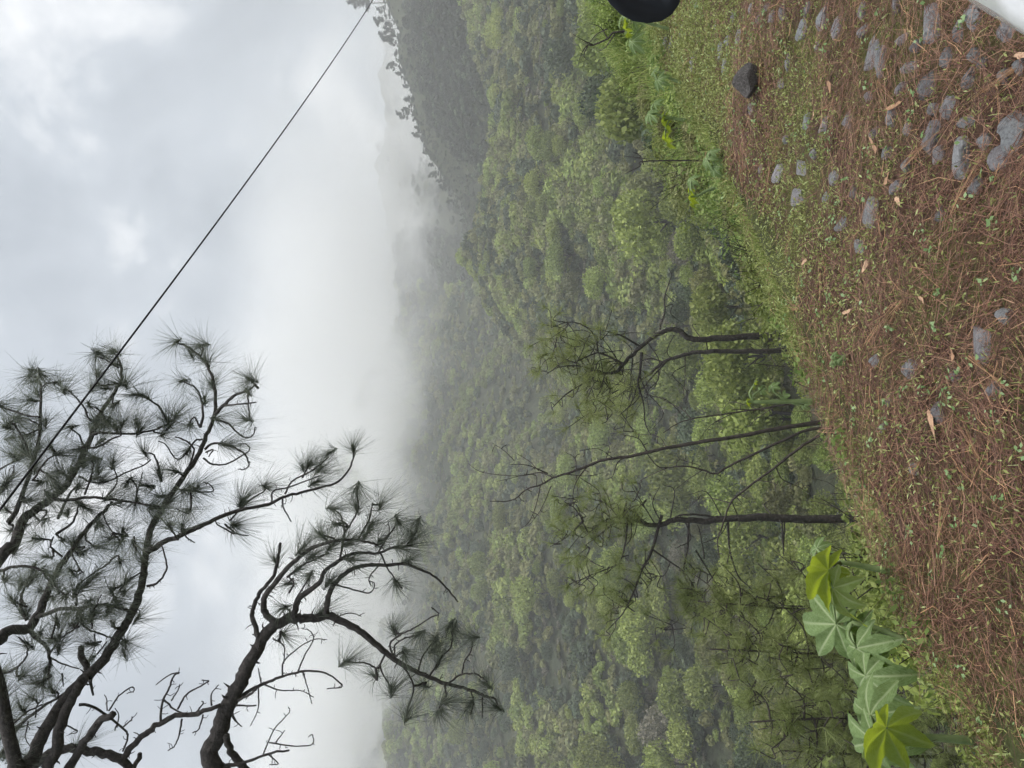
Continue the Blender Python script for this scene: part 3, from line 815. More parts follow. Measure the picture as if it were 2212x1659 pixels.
X, Y, s, t = X[k], Y[k], s[k], t[k]; n = len(X)
dd = rng.normal(0, .42, (n, 3)); dd[:, 2] = 1; dd /= np.linalg.norm(dd, axis=1)[:, None]
hh = rng.uniform(.07, .24, n) * (1 + 1.7 * sstep(5, 10, s)) * (.6 + .4 * sstep(0, .5, t - 2.3))
zb = bank(s, t)
room = CAMZ - (sight(X / Y) - 14 - 1106) / F2 * Y - zb
hh = np.minimum(hh, np.maximum(room * rng.uniform(.9, 1.6, n), rng.uniform(.03, .07, n)))
V, F = pine_needle_strip(np.stack([X, Y, bank(s, t) - .02], 1), dd, hh, rng.uniform(.003, .006, n) * np.clip(Y / 4, 1, 2.5), rng.uniform(.1, .7, n), 3)
gs = link('verge_grass', mesh_np('verge_grass', V, F, M_grass)); tag(gs, 'fresh green grass growing along the road verge', None, None, 'stuff')
# leafy ground cover in clumps
nc = 5200
X, Y, s, t = bank_points(nc, 2.3, 9)
pt = fbm(s * .5 + 9, t * .6, 3)
k = rng.random(len(X)) < np.clip(.65 + .6 * pt, .1, 1)
X, Y, s, t = X[k], Y[k], s[k], t[k]
mb = MB()
for x0, y0, s0, t0 in zip(X, Y, s, t):
    m = rs.randint(16, 42); h = rs.uniform(.05, .20) * (1 + .9 * float(sstep(5, 11, s0))) * (1.4 if t0 > 4 else .8); w = h * rs.uniform(.6, 1.1)
    C = rng.normal(0, .5, (m, 3)) * np.array((w, w, 0)) + np.array((x0, y0, float(bank(s0, t0))))
    hmax = float(bank(s0, t0)); h = max(.03, min(h, CAMZ - (float(sight(x0 / y0)) - 1106) / F2 * y0 - hmax))
    C[:, 2] += rng.random(m) ** .7 * h
    nr = rand_unit(m) + np.array((0, -.2, .8)); nr /= np.linalg.norm(nr, axis=1)[:, None]
    mb.add(*leaf_quads(C, nr, rng.uniform(.009, .020, m) * min(2.2, max(1, y0 / 4.5)), 2.2))
gc = link('verge_weeds', mb.mesh('verge_weeds', M_bweed)); tag(gc, 'tangle of small leafy weeds covering the bank', None, None, 'stuff')
# dry stalks
mb = MB(); M_stalk = leaf_mat('dry_stalk', [(0, (.045, .034, .024)), (.6, (.11, .085, .055)), (1, (.24, .19, .12))], .1, objvar=0)
X, Y, s, t = bank_points(5200, 2.4, 8)
n = len(X)
dd = rng.normal(0, .5, (n, 3)); dd[:, 2] = 1; dd /= np.linalg.norm(dd, axis=1)[:, None]
V, F = pine_needle_strip(np.stack([X, Y, bank(s, t) - .02], 1), dd, rng.uniform(.12, .5, n), .0035 * np.clip(Y / 4, 1, 2.5), rng.uniform(-.1, .4, n), 3)
ds = link('dry_grass', mesh_np('dry_grass', V, F, M_stalk)); tag(ds, 'dry brown stalks sticking out of the bank', None, None, 'stuff')

# ---- shrubs on the bank and the slope just below it, each one apart
shrub_m = []
for i, (m, n, R, H, lo_, lf) in enumerate([(M_lbright, 3200, .55, .75, 11, .034), (M_lgreen, 3200, .6, .9, 12, .036), (M_lolive, 2800, .55, .7, 11, .032), (M_lbright, 3000, .75, .7, 13, .036), (M_ldark, 2600, .6, 1.0, 12, .040), (M_lgrey, 1800, .6, .7, 10, .03)]):
    V, F = crown_cloud(n, R, H, lo_, lf, 300 + i, lo=-.02, out=.6); shrub_m.append(mesh_np('shrub_foliage', V, F, m))
def stems_mesh(seed, h, k=9):
    rr = random.Random(seed); mb = MB()
    for i in range(k):
        a = rr.uniform(0, 6.28); l = h * rr.uniform(.6, 1.15); o_ = rr.uniform(.25, .6) * h
        pts = catmull([(0, 0, -.05), (math.cos(a) * o_ * .4, math.sin(a) * o_ * .4, l * .5), (math.cos(a) * o_, math.sin(a) * o_, l)], 4)
        tube(mb, pts, .009, .003, 4)
        for q in range(3):
            j = rr.randint(3, 7); p = np.array(pts[j]); b = rr.uniform(0, 6.28)
            tube(mb, [p, p + np.array((math.cos(b) * .14, math.sin(b) * .14, .1)) * h * 1.2, p + np.array((math.cos(b) * .2, math.sin(b) * .2, .25)) * h * 1.2], .004, .0015, 3)
    return mb.mesh('shrub_stems', M_twig)
stem_m = [stems_mesh(i, .8) for i in range(3)]
SHL = {0: 'bright yellow-green', 1: 'fresh green', 2: 'olive', 3: 'low spreading bright', 4: 'dark green', 5: 'dry grey twiggy'}
cnt = 0; r3 = random.Random(11); placed = []
while cnt < 300:
    r = r3.uniform(-.62, .62); Y = math.exp(r3.uniform(math.log(3.3), math.log(66)))
    X = r * Y; s, n = (float(q) for q in sn(X, Y))
    if n < 2.7: continue
    if any((X - a) ** 2 + (Y - b) ** 2 < (.35 + .035 * Y) ** 2 for a, b in placed): continue
    z = float(bank(s, n)) if n < 26 else float(terrain(X, Y))
    sc_ = r3.uniform(.45, .9) * (1 + .045 * max(0, Y - 7))
    if n < 4: sc_ *= .7
    top = z + sc_ * .95
    # keep the view down into the valley open where the photograph looks over the edge
    vline = 1106 + (CAMZ - top) / Y * F2
    lim = float(sight(r)) if Y < 9 else np.interp(r, [-.5, -.3, -.1, .05, .15, .25, .35, .5], [1540, 1500, 1500, 1500, 1440, 1380, 1280, 1215])
    if vline < lim:
        sc_ *= .6; top = z + sc_ * .95
        if 1106 + (CAMZ - top) / Y * F2 < lim: continue
    k = r3.choices(range(6), [3.5, 4, 3, 3, .9, .7] if n > 7 else [4, 3, 3, 3, .15, .5])[0]
    root = empty('bank_shrub', (X, Y, z - .04)); root.scale = (sc_ * r3.uniform(.9, 1.4), sc_ * r3.uniform(.9, 1.4), sc_ * r3.uniform(.75, 1.15)); root.rotation_euler = (0, 0, r3.uniform(0, 6.28))
    zone = 'at the road verge' if n < 4.2 else ('on the bank below the road' if Y < 16 else 'on the slope under the pines')
    side_ = 'towards the car' if r > .2 else ('below the bare saplings' if r > -.15 else 'beyond the big leaves')
    tag(root, f'{SHL[k]} shrub {zone} {side_}', 'shrub', f'{SHL[k]} shrubs {zone} {side_}')
    link('foliage', shrub_m[k], root); link('stems', stem_m[cnt % 3], root)
    placed.append((X, Y)); cnt += 1

# ------------------------------------------------------------------ big-leaved plants
def c_bigleaf(nt):
    u = N(nt, 'ShaderNodeUVMap'); sx = N(nt, 'ShaderNodeSeparateXYZ'); nt.links.new(u.outputs[0], sx.inputs[0])
    wv = N(nt, 'ShaderNodeMath', operation='MULTIPLY_ADD'); nt.links.new(sx.outputs[1], wv.inputs[0]); wv.inputs[1].default_value = 9.0
    nt.links.new(sx.outputs[0], wv.inputs[2])
    ws_ = N(nt, 'ShaderNodeMath', operation='PINGPONG'); nt.links.new(wv.outputs[0], ws_.inputs[0]); ws_.inputs[1].default_value = .5
    side = ramp(nt, ws_.outputs[0], [(.0, (.75, .75, .75)), (.07, (0, 0, 0))])
    vein = mixc(nt, 1.0, ramp(nt, sx.outputs[0], [(.0, (1, 1, 1)), (.05, (.5, .5, .5)), (.10, (0, 0, 0))]), side, 'LIGHTEN')
    base = ramp(nt, noise_tex(nt, 14, 6, .65), [(.28, (.10, .165, .055)), (.45, (.155, .235, .085)), (.62, (.215, .305, .125)), (.80, (.29, .37, .18))])
    spot = ramp(nt, noise_tex(nt, 26, 4, .6), [(.66, (0, 0, 0)), (.72, (.8, .8, .8))])
    base = mixc(nt, spot, base, (.16, .12, .05))
    return mixc(nt, vein, base, (.42, .50, .28))
def bigleaf_mat(name, transl, tcol):
    m, nt = new_mat(name)
    c = c_bigleaf(nt)
    b = N(nt, 'ShaderNodeBsdfPrincipled'); b.inputs['Roughness'].default_value = .6; b.inputs['Specular IOR Level'].default_value = .25
    nt.links.new(c, b.inputs['Base Color'])
    bp = N(nt, 'ShaderNodeBump'); bp.inputs['Strength'].default_value = .5; bp.inputs['Distance'].default_value = .006
    nt.links.new(noise_tex(nt, 45, 5, .6), bp.inputs['Height']); nt.links.new(bp.outputs[0], b.inputs['Normal'])
    t = N(nt, 'ShaderNodeBsdfTranslucent'); t.inputs[0].default_value = (*tcol, 1)
    mx = N(nt, 'ShaderNodeMixShader'); mx.inputs[0].default_value = transl
    nt.links.new(b.outputs[0], mx.inputs[1]); nt.links.new(t.outputs[0], mx.inputs[2])
    o = N(nt, 'ShaderNodeOutputMaterial'); nt.links.new(mx.outputs[0], o.inputs[0])
    return m
M_big = bigleaf_mat('hairy_big_leaf', .30, (.22, .34, .03))
M_bigy = bigleaf_mat('backlit_big_leaf', .66, (.34, .42, .03))  # same leaf, with the yellow of backlight put into its translucent colour
M_stem = surf_mat('pale_green_stem', lambda nt: ramp(nt, noise_tex(nt, 30, 4, .6), [(.3, (.13, .19, .07)), (.7, (.24, .31, .14))]), .6)
def big_leaf_mesh(seed, lobes, mat, curl=.25, fold=.2):
    """A lobed, toothed leaf; its stalk joins at the origin, the middle lobe points along +Y, +Z is the upper face."""
    rr = random.Random(seed)
    nA, nR = 110, 7
    ang = np.linspace(-math.pi * .93, math.pi * .93, nA)
    V = []; UV = []
    tips = np.linspace(-math.pi * .80, math.pi * .80, lobes)
    lens = 1 - .42 * (np.abs(tips) / math.pi) ** 1.2 + np.array([rr.uniform(-.17, .12) for _ in tips])
    for a in ang:
        d = np.abs(a - tips); k = int(np.argmin(d)); half = (tips[1] - tips[0]) / 2
        q = min(1, d[k] / half)
        r = lens[k] * (1 - .40 * q ** 1.0) + .045 * (abs((a * 7.0 + seed) % 1.0 - .5) * 2 - .5) * (1 - .3 * q) + .03 * math.sin(a * 11 + seed)
        for j in range(nR + 1):
            f = j / nR; R = r * f
            x, y = R * math.sin(a), R * math.cos(a)
            z = fold * (q - .4) * R * .55 - curl * R * R + .10 * math.sin(5 * x + seed) * R + .08 * math.sin(6 * y + seed * 2) * R + .03 * math.sin(17 * x + 13 * y + seed) * R
            V.append((x, y, z)); UV.append((q * f * 1.0, f))
    F = []
    for i in range(nA - 1):
        for j in range(nR):
            a_ = i * (nR + 1) + j
            F.append((a_, a_ + 1, a_ + nR + 2, a_ + nR + 1))
    me = mesh_np('leaf', V, F, mat, True)
    uv = me.uv_layers.new(name='UVMap'); li = np.empty(len(me.loops), np.int32); me.loops.foreach_get('vertex_index', li)
    uv.data.foreach_set('uv', np.array(UV, np.float32)[li].ravel())
    return me
def orient(up, fwd):
    z = Vector(up).normalized(); y = Vector(fwd); y = (y - z * y.dot(z)).normalized(); x = y.cross(z)
    return Matrix((x, y, z)).transposed()
def big_plant(name, label, base, stem_pts, leaves, mats=None, group=None):
    """leaves: (joint point, upper-face normal, direction of the tip, size, kind, seed). A stalk runs from the main stem to each."""
    root = empty(name, base); tag(root, label, 'plant', group)
    b = Vector(base)
    mb = MB(); tube(mb, catmull([Vector(p) - b for p in stem_pts], 5), .014, .008, 8, .03); link('stem', mb.mesh('plant_stem', M_stem, True), root)
    for (pt, up, fw, size, kind, seed) in leaves:
        pt = Vector(pt)
        me = big_leaf_mesh(seed, 7 if kind != 2 else 5, M_bigy if kind == 1 else M_big, .75 if kind != 1 else .35, .42)
        o = link('leaf', me, root, pt - b); o.scale = (size,) * 3; o.rotation_euler = orient(up, fw).to_euler()
        near = min(stem_pts, key=lambda q: (Vector(q) - pt).length)
        mid = (Vector(near) + pt) / 2 + Vector((0, 0, .02))
        mb = MB(); tube(mb, catmull([Vector(near) - b, mid - b, pt - b], 4), .007, .004, 6); link('stalk', mb.mesh('leaf_stalk', M_stem, True), root)
    return root
# the large one close to the camera: two stalks rise from the verge
g = G(1945, 1240, -.02)
yv = 2.85
big_plant('big_leaf_plant', 'tall pale plant with one yellow-green leaf raised above grey-green lobed leaves', g,
          [g, P(1880, 1226, yv), P(1815, 1214, yv)],
          [(P(1790, 1232, yv - .10), (.08, .95, .28), (-.45, -.1, .85), .150, 1, 3),
           (P(1806, 1348, yv + .03), (.18, -.78, .60), (-.1, .2, 1), .165, 0, 5),
           (P(1765, 1185, yv + .12), (.5, -.5, .8), (1, .1, .2), .07, 0, 8),
           (P(1800, 1270, yv - .12), (-.2, -.35, .9), (-.85, -.1, -.55), .15, 1, 9)])
g = G(1985, 1395, -.02)
big_plant('big_leaf_plant', 'grey-green big-leaved plant with drooping lobes behind the raised yellow leaf', g,
          [g, P(1900, 1360, 2.8), P(1840, 1345, 2.82)],
          [(P(1850, 1400, 2.78), (-.05, -.30, .95), (-.9, -.35, .1), .17, 0, 12),
           (P(1870, 1460, 2.72), (.1, -.55, .85), (-.4, -.5, -.35), .16, 0, 15),
           (P(1845, 1372, 2.9), (-.2, -.35, .9), (.9, -.3, -.3), .11, 0, 17)])
g = G(2110, 1600, -.02)
big_plant('big_leaf_plant', 'big-leaved plant with a thick pale stem at the near road edge', g,
          [g, P(2000, 1592, 2.36), P(1925, 1588, 2.38)],
          [(P(1915, 1572, 2.27), (.08, .93, .32), (-.75, -.1, .35), .155, 1, 21),
           (P(1890, 1600, 2.34), (-.1, -.65, .75), (-.5, -.4, .5), .16, 0, 24),
           (P(1880, 1545, 2.42), (.1, -.5, .85), (.75, -.4, .3), .13, 0, 29)])
# smaller ones further along the verge
def small_plant(label, bx, by, leaves, z=0.0):
    g = G(bx, by, z); Y = g.y
    ls = []
    for i, (x, y, size, kind, dx, dz) in enumerate(leaves):
        ls.append((P(x, y, Y), (dx * .3 + .1, -.55 if kind != 1 else .6, .75), (dx, -.25, dz), size, kind, int(bx + i * 7)))
    top = min(leaves, key=lambda q: q[0])
    big_plant('verge_plant', label, g, [g, P((bx + top[0]) / 2, (by + top[1]) / 2, Y), P(top[0] + 12, top[1], Y)], ls)
small_plant('pale lobed leaf above two yellow-green leaves on the verge past the dark rock', 1492, 262, [(1404, 246, .115, 0, .3, 1), (1436, 262, .12, 1, -.4, .4), (1438, 300, .115, 1, -.8, -.3), (1412, 225, .09, 0, .9, .3)], -.0)
small_plant('pale tufted plant with small lobed leaves where the verge turns down', 1560, 372, [(1528, 345, .09, 0, .4, .8), (1540, 360, .10, 0, -.6, -.2), (1534, 330, .07, 2, .7, .5)])
small_plant('single whitish lobed leaf over a yellow leaf half way along the verge', 1560, 400, [(1494, 388, .085, 0, .2, 1), (1492, 425, .11, 1, -.7, -.4)], -.1)
small_plant('slim plant with narrow pale leaves beyond the loose rock', 1480, 182, [(1421, 172, .10, 0, -.6, .3), (1412, 155, .07, 2, .5, .8)])
small_plant('bright drooping leafy plant beside the car mirror', 1445, 62, [(1352, 62, .13, 1, -.5, .5), (1366, 90, .13, 0, -.8, -.3), (1372, 40, .14, 0, .5, -.2), (1345, 35, .14, 0, .8, .4)])
small_plant('pale sprig with three narrow leaves at the verge below the thin pine', 1830, 770, [(1800, 768, .028, 2, .9, .2), (1798, 785, .028, 2, -.7, .5), (1812, 782, .024, 2, -.5, -.4)])
small_plant('light green young plant with arrow-shaped leaves among bare saplings', 1800, 866, [(1630, 830, .040, 1, .5, .6), (1644, 842, .036, 2, -.4, .8), (1668, 836, .042, 2, .9, -.2), (1615, 868, .034, 1, -.8, .2), (1690, 855, .038, 2, -.9, -.1), (1736, 875, .034, 2, -.7, -.3)], -.1)

# ------------------------------------------------------------------ pines
M_need = leaf_mat('pine_needles', [(0, (.075, .088, .068)), (.5, (.140, .162, .122)), (1, (.24, .265, .205))], .35, rough=.45, objvar=.1)
M_need2 = leaf_mat('young_pine_needles', [(0, (.155, .190, .062)), (.5, (.255, .300, .105)), (1, (.37, .41, .175))], .40, rough=.45, objvar=.12)
def tuft(mb, p, d, L, n, w, droop=.22, spread=1.0, back=.06, seg=3):
    """A brush of long needles round the end of a twig."""
    p = np.asarray(p, float); d = np.asarray(d, float); d = d / (np.linalg.norm(d) + 1e-9)
    th = np.abs(rng.normal(.75, .42, n)) * spread
    ph = rng.uniform(0, 2 * math.pi, n)
    a = np.cross(d, (0.31, .22, .92)); a /= np.linalg.norm(a) + 1e-9; b = np.cross(d, a)
    dirs = d[None] * np.cos(th)[:, None] + (a[None] * np.cos(ph)[:, None] + b[None] * np.sin(ph)[:, None]) * np.sin(th)[:, None]
    base = p[None] - d[None] * (rng.random(n) * back)[:, None]
    mb.add(*pine_needle_strip(base, dirs, L * rng.uniform(.65, 1.1, n), w, droop * rng.uniform(.3, 1.5, n), seg))
def px_path(pts, Y0, Y1):
    """Photograph places -> 3-d points whose distance runs from Y0 to Y1 along the path."""
    m = len(pts)
    acc = [0.0]
    for a, b in zip(pts, pts[1:]): acc.append(acc[-1] + math.hypot(a[0] - b[0], a[1] - b[1]))
    return [np.array(P(x, y, Y0 + (Y1 - Y0) * t / acc[-1])) for (x, y), t in zip(pts, acc)]
def gnarl(pts, amp):
    """Small kinks along a limb."""
    out = [np.array(pts[0])]
    for p in pts[1:-1]: out.append(np.array(p) + rng.normal(0, amp, 3))
    out.append(np.array(pts[-1])); return out
class Tree:
    thin = 1.0
    def __init__(s, name, label, base, group=None, bark=None):
        s.root = empty(name, base); s.b = np.array(base, float); s.samples = []; s.bark = bark or M_bark
        tag(s.root, label, 'tree', group)
    def limb(s, pts, r0, r1, part='branch', sides=7, sub=5, rough=.10, knobs=True, anchor=True):
        r0 *= s.thin; r1 *= s.thin
        c = gnarl(catmull(pts, sub), min(r1, .02) * .35)
        mb = MB(); tube(mb, [p - s.b for p in c], r0, r1, sides, rough, power=.8)
        n = len(c)
        if knobs:
            for q in range(max(1, n // 4)):
                i = random.randrange(1, n - 1); t = np.array(c[i + 1]) - c[i]
                r = r0 + (r1 - r0) * i / n
                d = np.cross(t, rng.normal(size=3)); d /= np.linalg.norm(d) + 1e-9
                l = r * .8 + random.uniform(.015, .06); e_ = np.array(c[i]) + d * (r * .5) - s.b
                tube(mb, [e_, e_ + d * l * .6, e_ + d * l + rng.normal(0, .01, 3)], max(.004, r * .22), .003, 4)
        o = link(part, mb.mesh(part, s.bark, True), s.root)
        if anchor: s.samples += [(p, r0 + (r1 - r0) * i / n) for i, p in enumerate(c)]
        return o
    def nearest(s, p, lo=.0):
        a = np.array([q[0] for q in s.samples]); d = np.linalg.norm(a - p, axis=1)
        return int(np.argmin(np.where(d < lo, 99, d)))

# ---- foreground pines whose limbs hang into the picture from beyond the road edge
def ground_at(X, Y):
    s, n = (float(q) for q in sn(X, Y)); return float(bank(s, n)) if n < 26 and -13 < s < 38 else float(terrain(X, Y))
YA = 7.2
ax, ay = -5.3, 7.9
tA = Tree('overhanging_pine', 'leaning pine whose lower crown arches down over the misty slope', (ax, ay, ground_at(ax, ay) - .1), 'pines leaning over the road')
tA.thin = .86
pA = [Z2(q) for q in [(1530, 1659), (1560, 1400), (1610, 1230), (1690, 1080), (1760, 930), (1830, 800)]] + [Z3(q) for q in [(200, 1035), (260, 1000), (330, 982), (400, 985), (470, 972)]]
pathA = px_path(pA, YA, YA + .3)
lowA = [np.array((ax, ay, ground_at(ax, ay) - .3)), np.array((ax + .15, ay - .05, .3)), np.array((ax + .55, ay - .3, 2.2)), np.array((-4.25, 7.35, 3.3))]
tA.limb(lowA + pathA, .130, .042, 'trunk', 10, 5)
Z3L = [
 ([(150,1065),(125,980),(130,930),(165,860),(220,790),(240,700),(250,645)], .030, .016), ([(230,1005),(180,960),(175,900),(220,830),(290,750),(370,680),(450,645),(560,630),(640,640),(690,655)], .042, .010),
 ([(310,975),(330,900),(380,860),(430,820),(450,770),(520,720),(590,690),(690,690),(760,665),(840,655)], .038, .009), ([(455,965),(465,890),(500,820),(570,765),(640,745),(740,745),(810,740),(880,765),(950,800),(1010,860),(1050,910)], .034, .008),
 ([(470,972),(550,1010),(620,1050),(690,1110),(750,1160),(830,1210),(900,1240),(980,1275),(1060,1295),(1130,1315),(1180,1340),(1220,1350),(1225,1380)], .045, .009),
 ([(1010,1275),(1060,1240),(1130,1235),(1180,1270)], .013, .008), ([(520,715),(540,600),(560,570),(600,490),(595,420)], .014, .008), ([(600,630),(650,540),(665,470)], .012, .008), ([(540,590),(520,520),(490,495)], .011, .008),
 ([(690,690),(745,600),(780,555)], .011, .008), ([(820,655),(860,600),(865,565)], .011, .008), ([(760,1165),(745,1100),(790,1060),(850,1030),(930,980),(965,965),(930,935)], .013, .006), ([(770,1170),(765,1110),(810,1075),(870,1060)], .012, .008),
 ([(700,1200),(680,1210),(640,1190),(550,1180)], .013, .008), ([(720,1150),(700,1210),(750,1300)], .012, .008), ([(800,1195),(850,1290),(820,1410)], .013, .008), ([(870,1230),(890,1160),(940,1090)], .012, .008), ([(920,1250),(970,1170),(1020,1110),(1025,1040)], .012, .008),
 ([(990,1275),(1000,1355)], .011, .008), ([(1110,1310),(1120,1370),(1105,1420)], .011, .008), ([(1160,1330),(1160,1435)], .010, .007), ([(1070,1235),(1080,1180),(1110,1130),(1115,1080)], .010, .007),
 ([(60,1345),(130,1300),(200,1270),(280,1240),(380,1220),(470,1240),(530,1290),(460,1302)], .022, .006), ([(330,1225),(360,1150),(400,1080),(380,1040),(345,1030)], .010, .005), ([(260,1245),(265,1180),(330,1120),(400,1080),(460,1080)], .011, .005),
 ([(180,1285),(250,1310),(340,1310),(400,1340)], .010, .005), ([(165,1285),(150,1210)], .009, .006), ([(350,1225),(370,1290),(392,1370)], .009, .005), ([(50,1350),(30,1420),(70,1470)], .009, .005), ([(150,1300),(150,1390),(115,1470)], .010, .005),
 ([(215,1075),(265,1110),(265,1190)], .010, .006), ([(480,830),(560,850),(650,870),(675,830),(650,815)], .011, .006), ([(690,750),(650,800),(660,840)], .009, .006), ([(700,650),(740,600),(735,550)], .009, .005), ([(700,690),(740,770),(800,850)], .011, .007), ([(490,985),(560,960),(615,975)], .009, .005),
 ([(280,800),(330,760),(400,720),(470,690)], .014, .008), ([(290,870),(310,830),(290,800)], .013, .008), ([(320,900),(380,800)], .012, .008), ([(300,960),(270,930)], .014, .010)]
for pts, r0, r1 in Z3L:
    jit = rng.uniform(-.25, .35)
    tA.limb(px_path([Z3(q) for q in pts], YA + .15, YA + .2 + jit), r0, r1, 'branch' if r0 > .018 else 'twig', 7 if r0 > .02 else 5, 5)
# the bare limb below it, the broken stubs
Z2L = [([(880,1580),(980,1460),(1100,1360),(1250,1290),(1400,1270),(1560,1215)], .038, .024), ([(1140,1325),(1150,1200),(1200,1090),(1230,1010),(1270,985),(1200,1000),(1105,1070)], .014, .006), ([(1160,1175),(1250,1250),(1330,1280)], .012, .008), ([(1260,1240),(1320,1140),(1420,1080),(1480,1045),(1430,1035)], .012, .006),
       ([(1500,1215),(1500,1130),(1550,1070)], .011, .005), ([(1290,1310),(1270,1420),(1240,1500),(1190,1535)], .011, .006), ([(1390,1265),(1440,1200),(1430,1185)], .010, .006), ([(1440,1280),(1410,1380),(1365,1410)], .009, .006), ([(1215,1180),(1260,1110),(1275,1065)], .009, .005),
       ([(1760,1690),(1650,1560),(1600,1425)], .046, .038), ([(1670,1215),(1815,1215)], .012, .008), ([(1640,1250),(1670,1320),(1715,1365)], .010, .006), ([(1690,1180),(1780,1130),(1815,1100)], .016, .012)]
for pts, r0, r1 in Z2L:
    tA.limb(px_path([Z2(q) for q in pts], YA + .05, YA), r0, r1, 'branch' if r0 > .018 else 'twig', 7, 5)
tA.limb(px_path([Z3(q) for q in [(0, 1650), (80, 1640), (180, 1600), (290, 1580)]], YA - .1, YA), .022, .010, 'branch', 6, 4)
for pts in ([(170,1605),(220,1490),(290,1410),(285,1385)], [(200,1545),(300,1560),(390,1555),(395,1510),(375,1520)], [(230,1545),(270,1490)], [(190,1595),(240,1640),(200,1645)]):
    tA.limb(px_path([Z3(q) for q in pts], YA, YA), .009, .005, 'twig', 5, 4)
hubA = [(595,410),(490,490),(705,470),(780,550),(865,560),(430,605),(350,670),(480,660),(570,720),(280,830),(380,800),(225,720),(260,940),(640,600),(810,660),(835,720),(770,830),(265,1060),(755,1030),(870,1060),(550,1180),(670,1240),(820,1415),(750,1300),
        (810,1150),(945,1085),(1010,1020),(940,1125),(960,1410),(890,1290),(965,1180),(1000,1360),(1110,1075),(1100,1380),(1220,1385),(1170,1280),(1030,1040),(560,640),(660,560),(330,760),(400,700),(590,480),(430,960),(500,560),(700,640),(840,620),(470,820)]
def hang_tufts(tree, hubs, conv, L, n, w):
    for h in hubs:
        x, y = conv(h)
        # the limb nearest in the picture gives the distance
        S = [(q, r) for q, r in tree.samples]
        pr = np.array([(1106 - (q[2] - CAMZ) / q[1] * F2, 829.5 - q[0] / q[1] * F2) for q, r in S])
        d2 = np.hypot(pr[:, 0] - x, pr[:, 1] - y); i = int(np.argmin(d2))
        q, r = S[i]
        p = np.array(P(x, y, q[1] + (rng.uniform(-.25, .25) if d2[i] > 12 else 0.0)))
        gap = np.linalg.norm(p - q)
        if gap > .06:
            mid = (p + q) / 2 + rng.normal(0, .16, 3) * gap + np.array((0, 0, -.12 * gap))
            c = catmull([q, mid, p + np.array((0, 0, .03 * gap))], 6)
            mb = MB(); tube(mb, [v - tree.b for v in gnarl(c, .003)], .011, .008, 5, .12); link('twig', mb.mesh('twig', tree.bark, True), tree.root)
            d = c[-1] - c[-3]
        else:
            j = min(i + 1, len(S) - 1); d = S[j][0] - S[i - 1][0] if i > 0 else rng.normal(size=3)
        d = d / (np.linalg.norm(d) + 1e-9) + rng.normal(0, .25, 3) + np.array((.25, 0, .12))
        mb = MB(); tuft(mb, p - tree.b, d, L * rng.uniform(.8, 1.12), int(n * rng.uniform(.75, 1.2)), w, rng.uniform(.12, .42), 1.0, .10)
        # scaly bud at the heart of the brush
        dn = d / np.linalg.norm(d)
        tube(mb, [p - tree.b - dn * .05, p - tree.b, p - tree.b + dn * .03], .013, .010, 5, .3)
        link('needle_tuft', mb.mesh('needle_tuft', M_need), tree.root)
hang_tufts(tA, hubA, Z3, .30, 135, .0038)

YB = 7.0
bx, by = -4.9, 6.6
tB = Tree('overhanging_pine', 'taller pine whose tufted limbs fill the sky behind the cable', (bx, by, ground_at(bx, by) - .1), 'pines leaning over the road')
tB.thin = .86
z12 = lambda a, b: [Z2(q) for q in a] + [Z1(q) for q in b]
tB.limb([np.array((bx, by, ground_at(bx, by) - .3)), np.array((bx + .1, by, 1.5)), np.array((bx + .4, by + .1, 4.0)), np.array((bx + .95, by + .2, 5.9)), np.array((bx + 1.25, by + .3, 7.4)), np.array((bx + 1.3, by + .5, 9.0))], .19, .06, 'trunk', 10, 5)
tB.limb([np.array((bx + .45, by + .15, 4.3))] + px_path(z12([(150,1780),(230,1600),(300,1420),(420,1230),(560,1060),(650,980),(760,850),(860,690),(930,570),(985,430),(1020,280),(1035,130)], [(1080,1600),(1180,1430),(1290,1270),(1400,1110),(1465,960),(1520,820),(1525,650),(1495,520),(1420,400),(1330,335),(1260,302)]), YB - .1, YB + 1.6), .078, .011, 'branch', 9, 5)
tB.limb([np.array((bx + .5, by + .1, 4.6))] + px_path([Z2(q) for q in [(360,1780),(400,1550),(430,1350),(500,1190),(570,1060)]], YB - .1, YB + .2), .062, .050, 'branch', 9, 4)
tB.limb([np.array((bx + .9, by + .2, 5.6))] + px_path(z12([(-60,860),(0,760),(60,690),(200,670),(260,590),(320,450),(400,270),(500,130)], [(600,1640),(740,1500),(790,1430)]), YB, YB + 1.3), .075, .018, 'branch', 8, 4)
tB.limb([np.array((bx + 1.25, by + .3, 7.2))] + px_path([Z2((-60, 260)), Z2((100, 90)), Z1((160,1560)), Z1((250,1490)), Z1((350,1420)), Z1((450,1330)), Z1((540,1200)), Z1((600,1080)), Z1((650,960)), Z1((700,830)), Z1((760,730)), Z1((850,590)), Z1((860,500)), Z1((830,400)), Z1((780,360))], YB + .4, YB + 1.9), .07, .012, 'branch', 8, 4)
tB.limb(px_path([Z1(q) for q in [(60,1580),(110,1500),(170,1350),(240,1130),(280,950),(285,750),(290,620),(265,560),(215,540)]], YB + .6, YB + 1.7), .032, .011, 'branch', 7, 4)
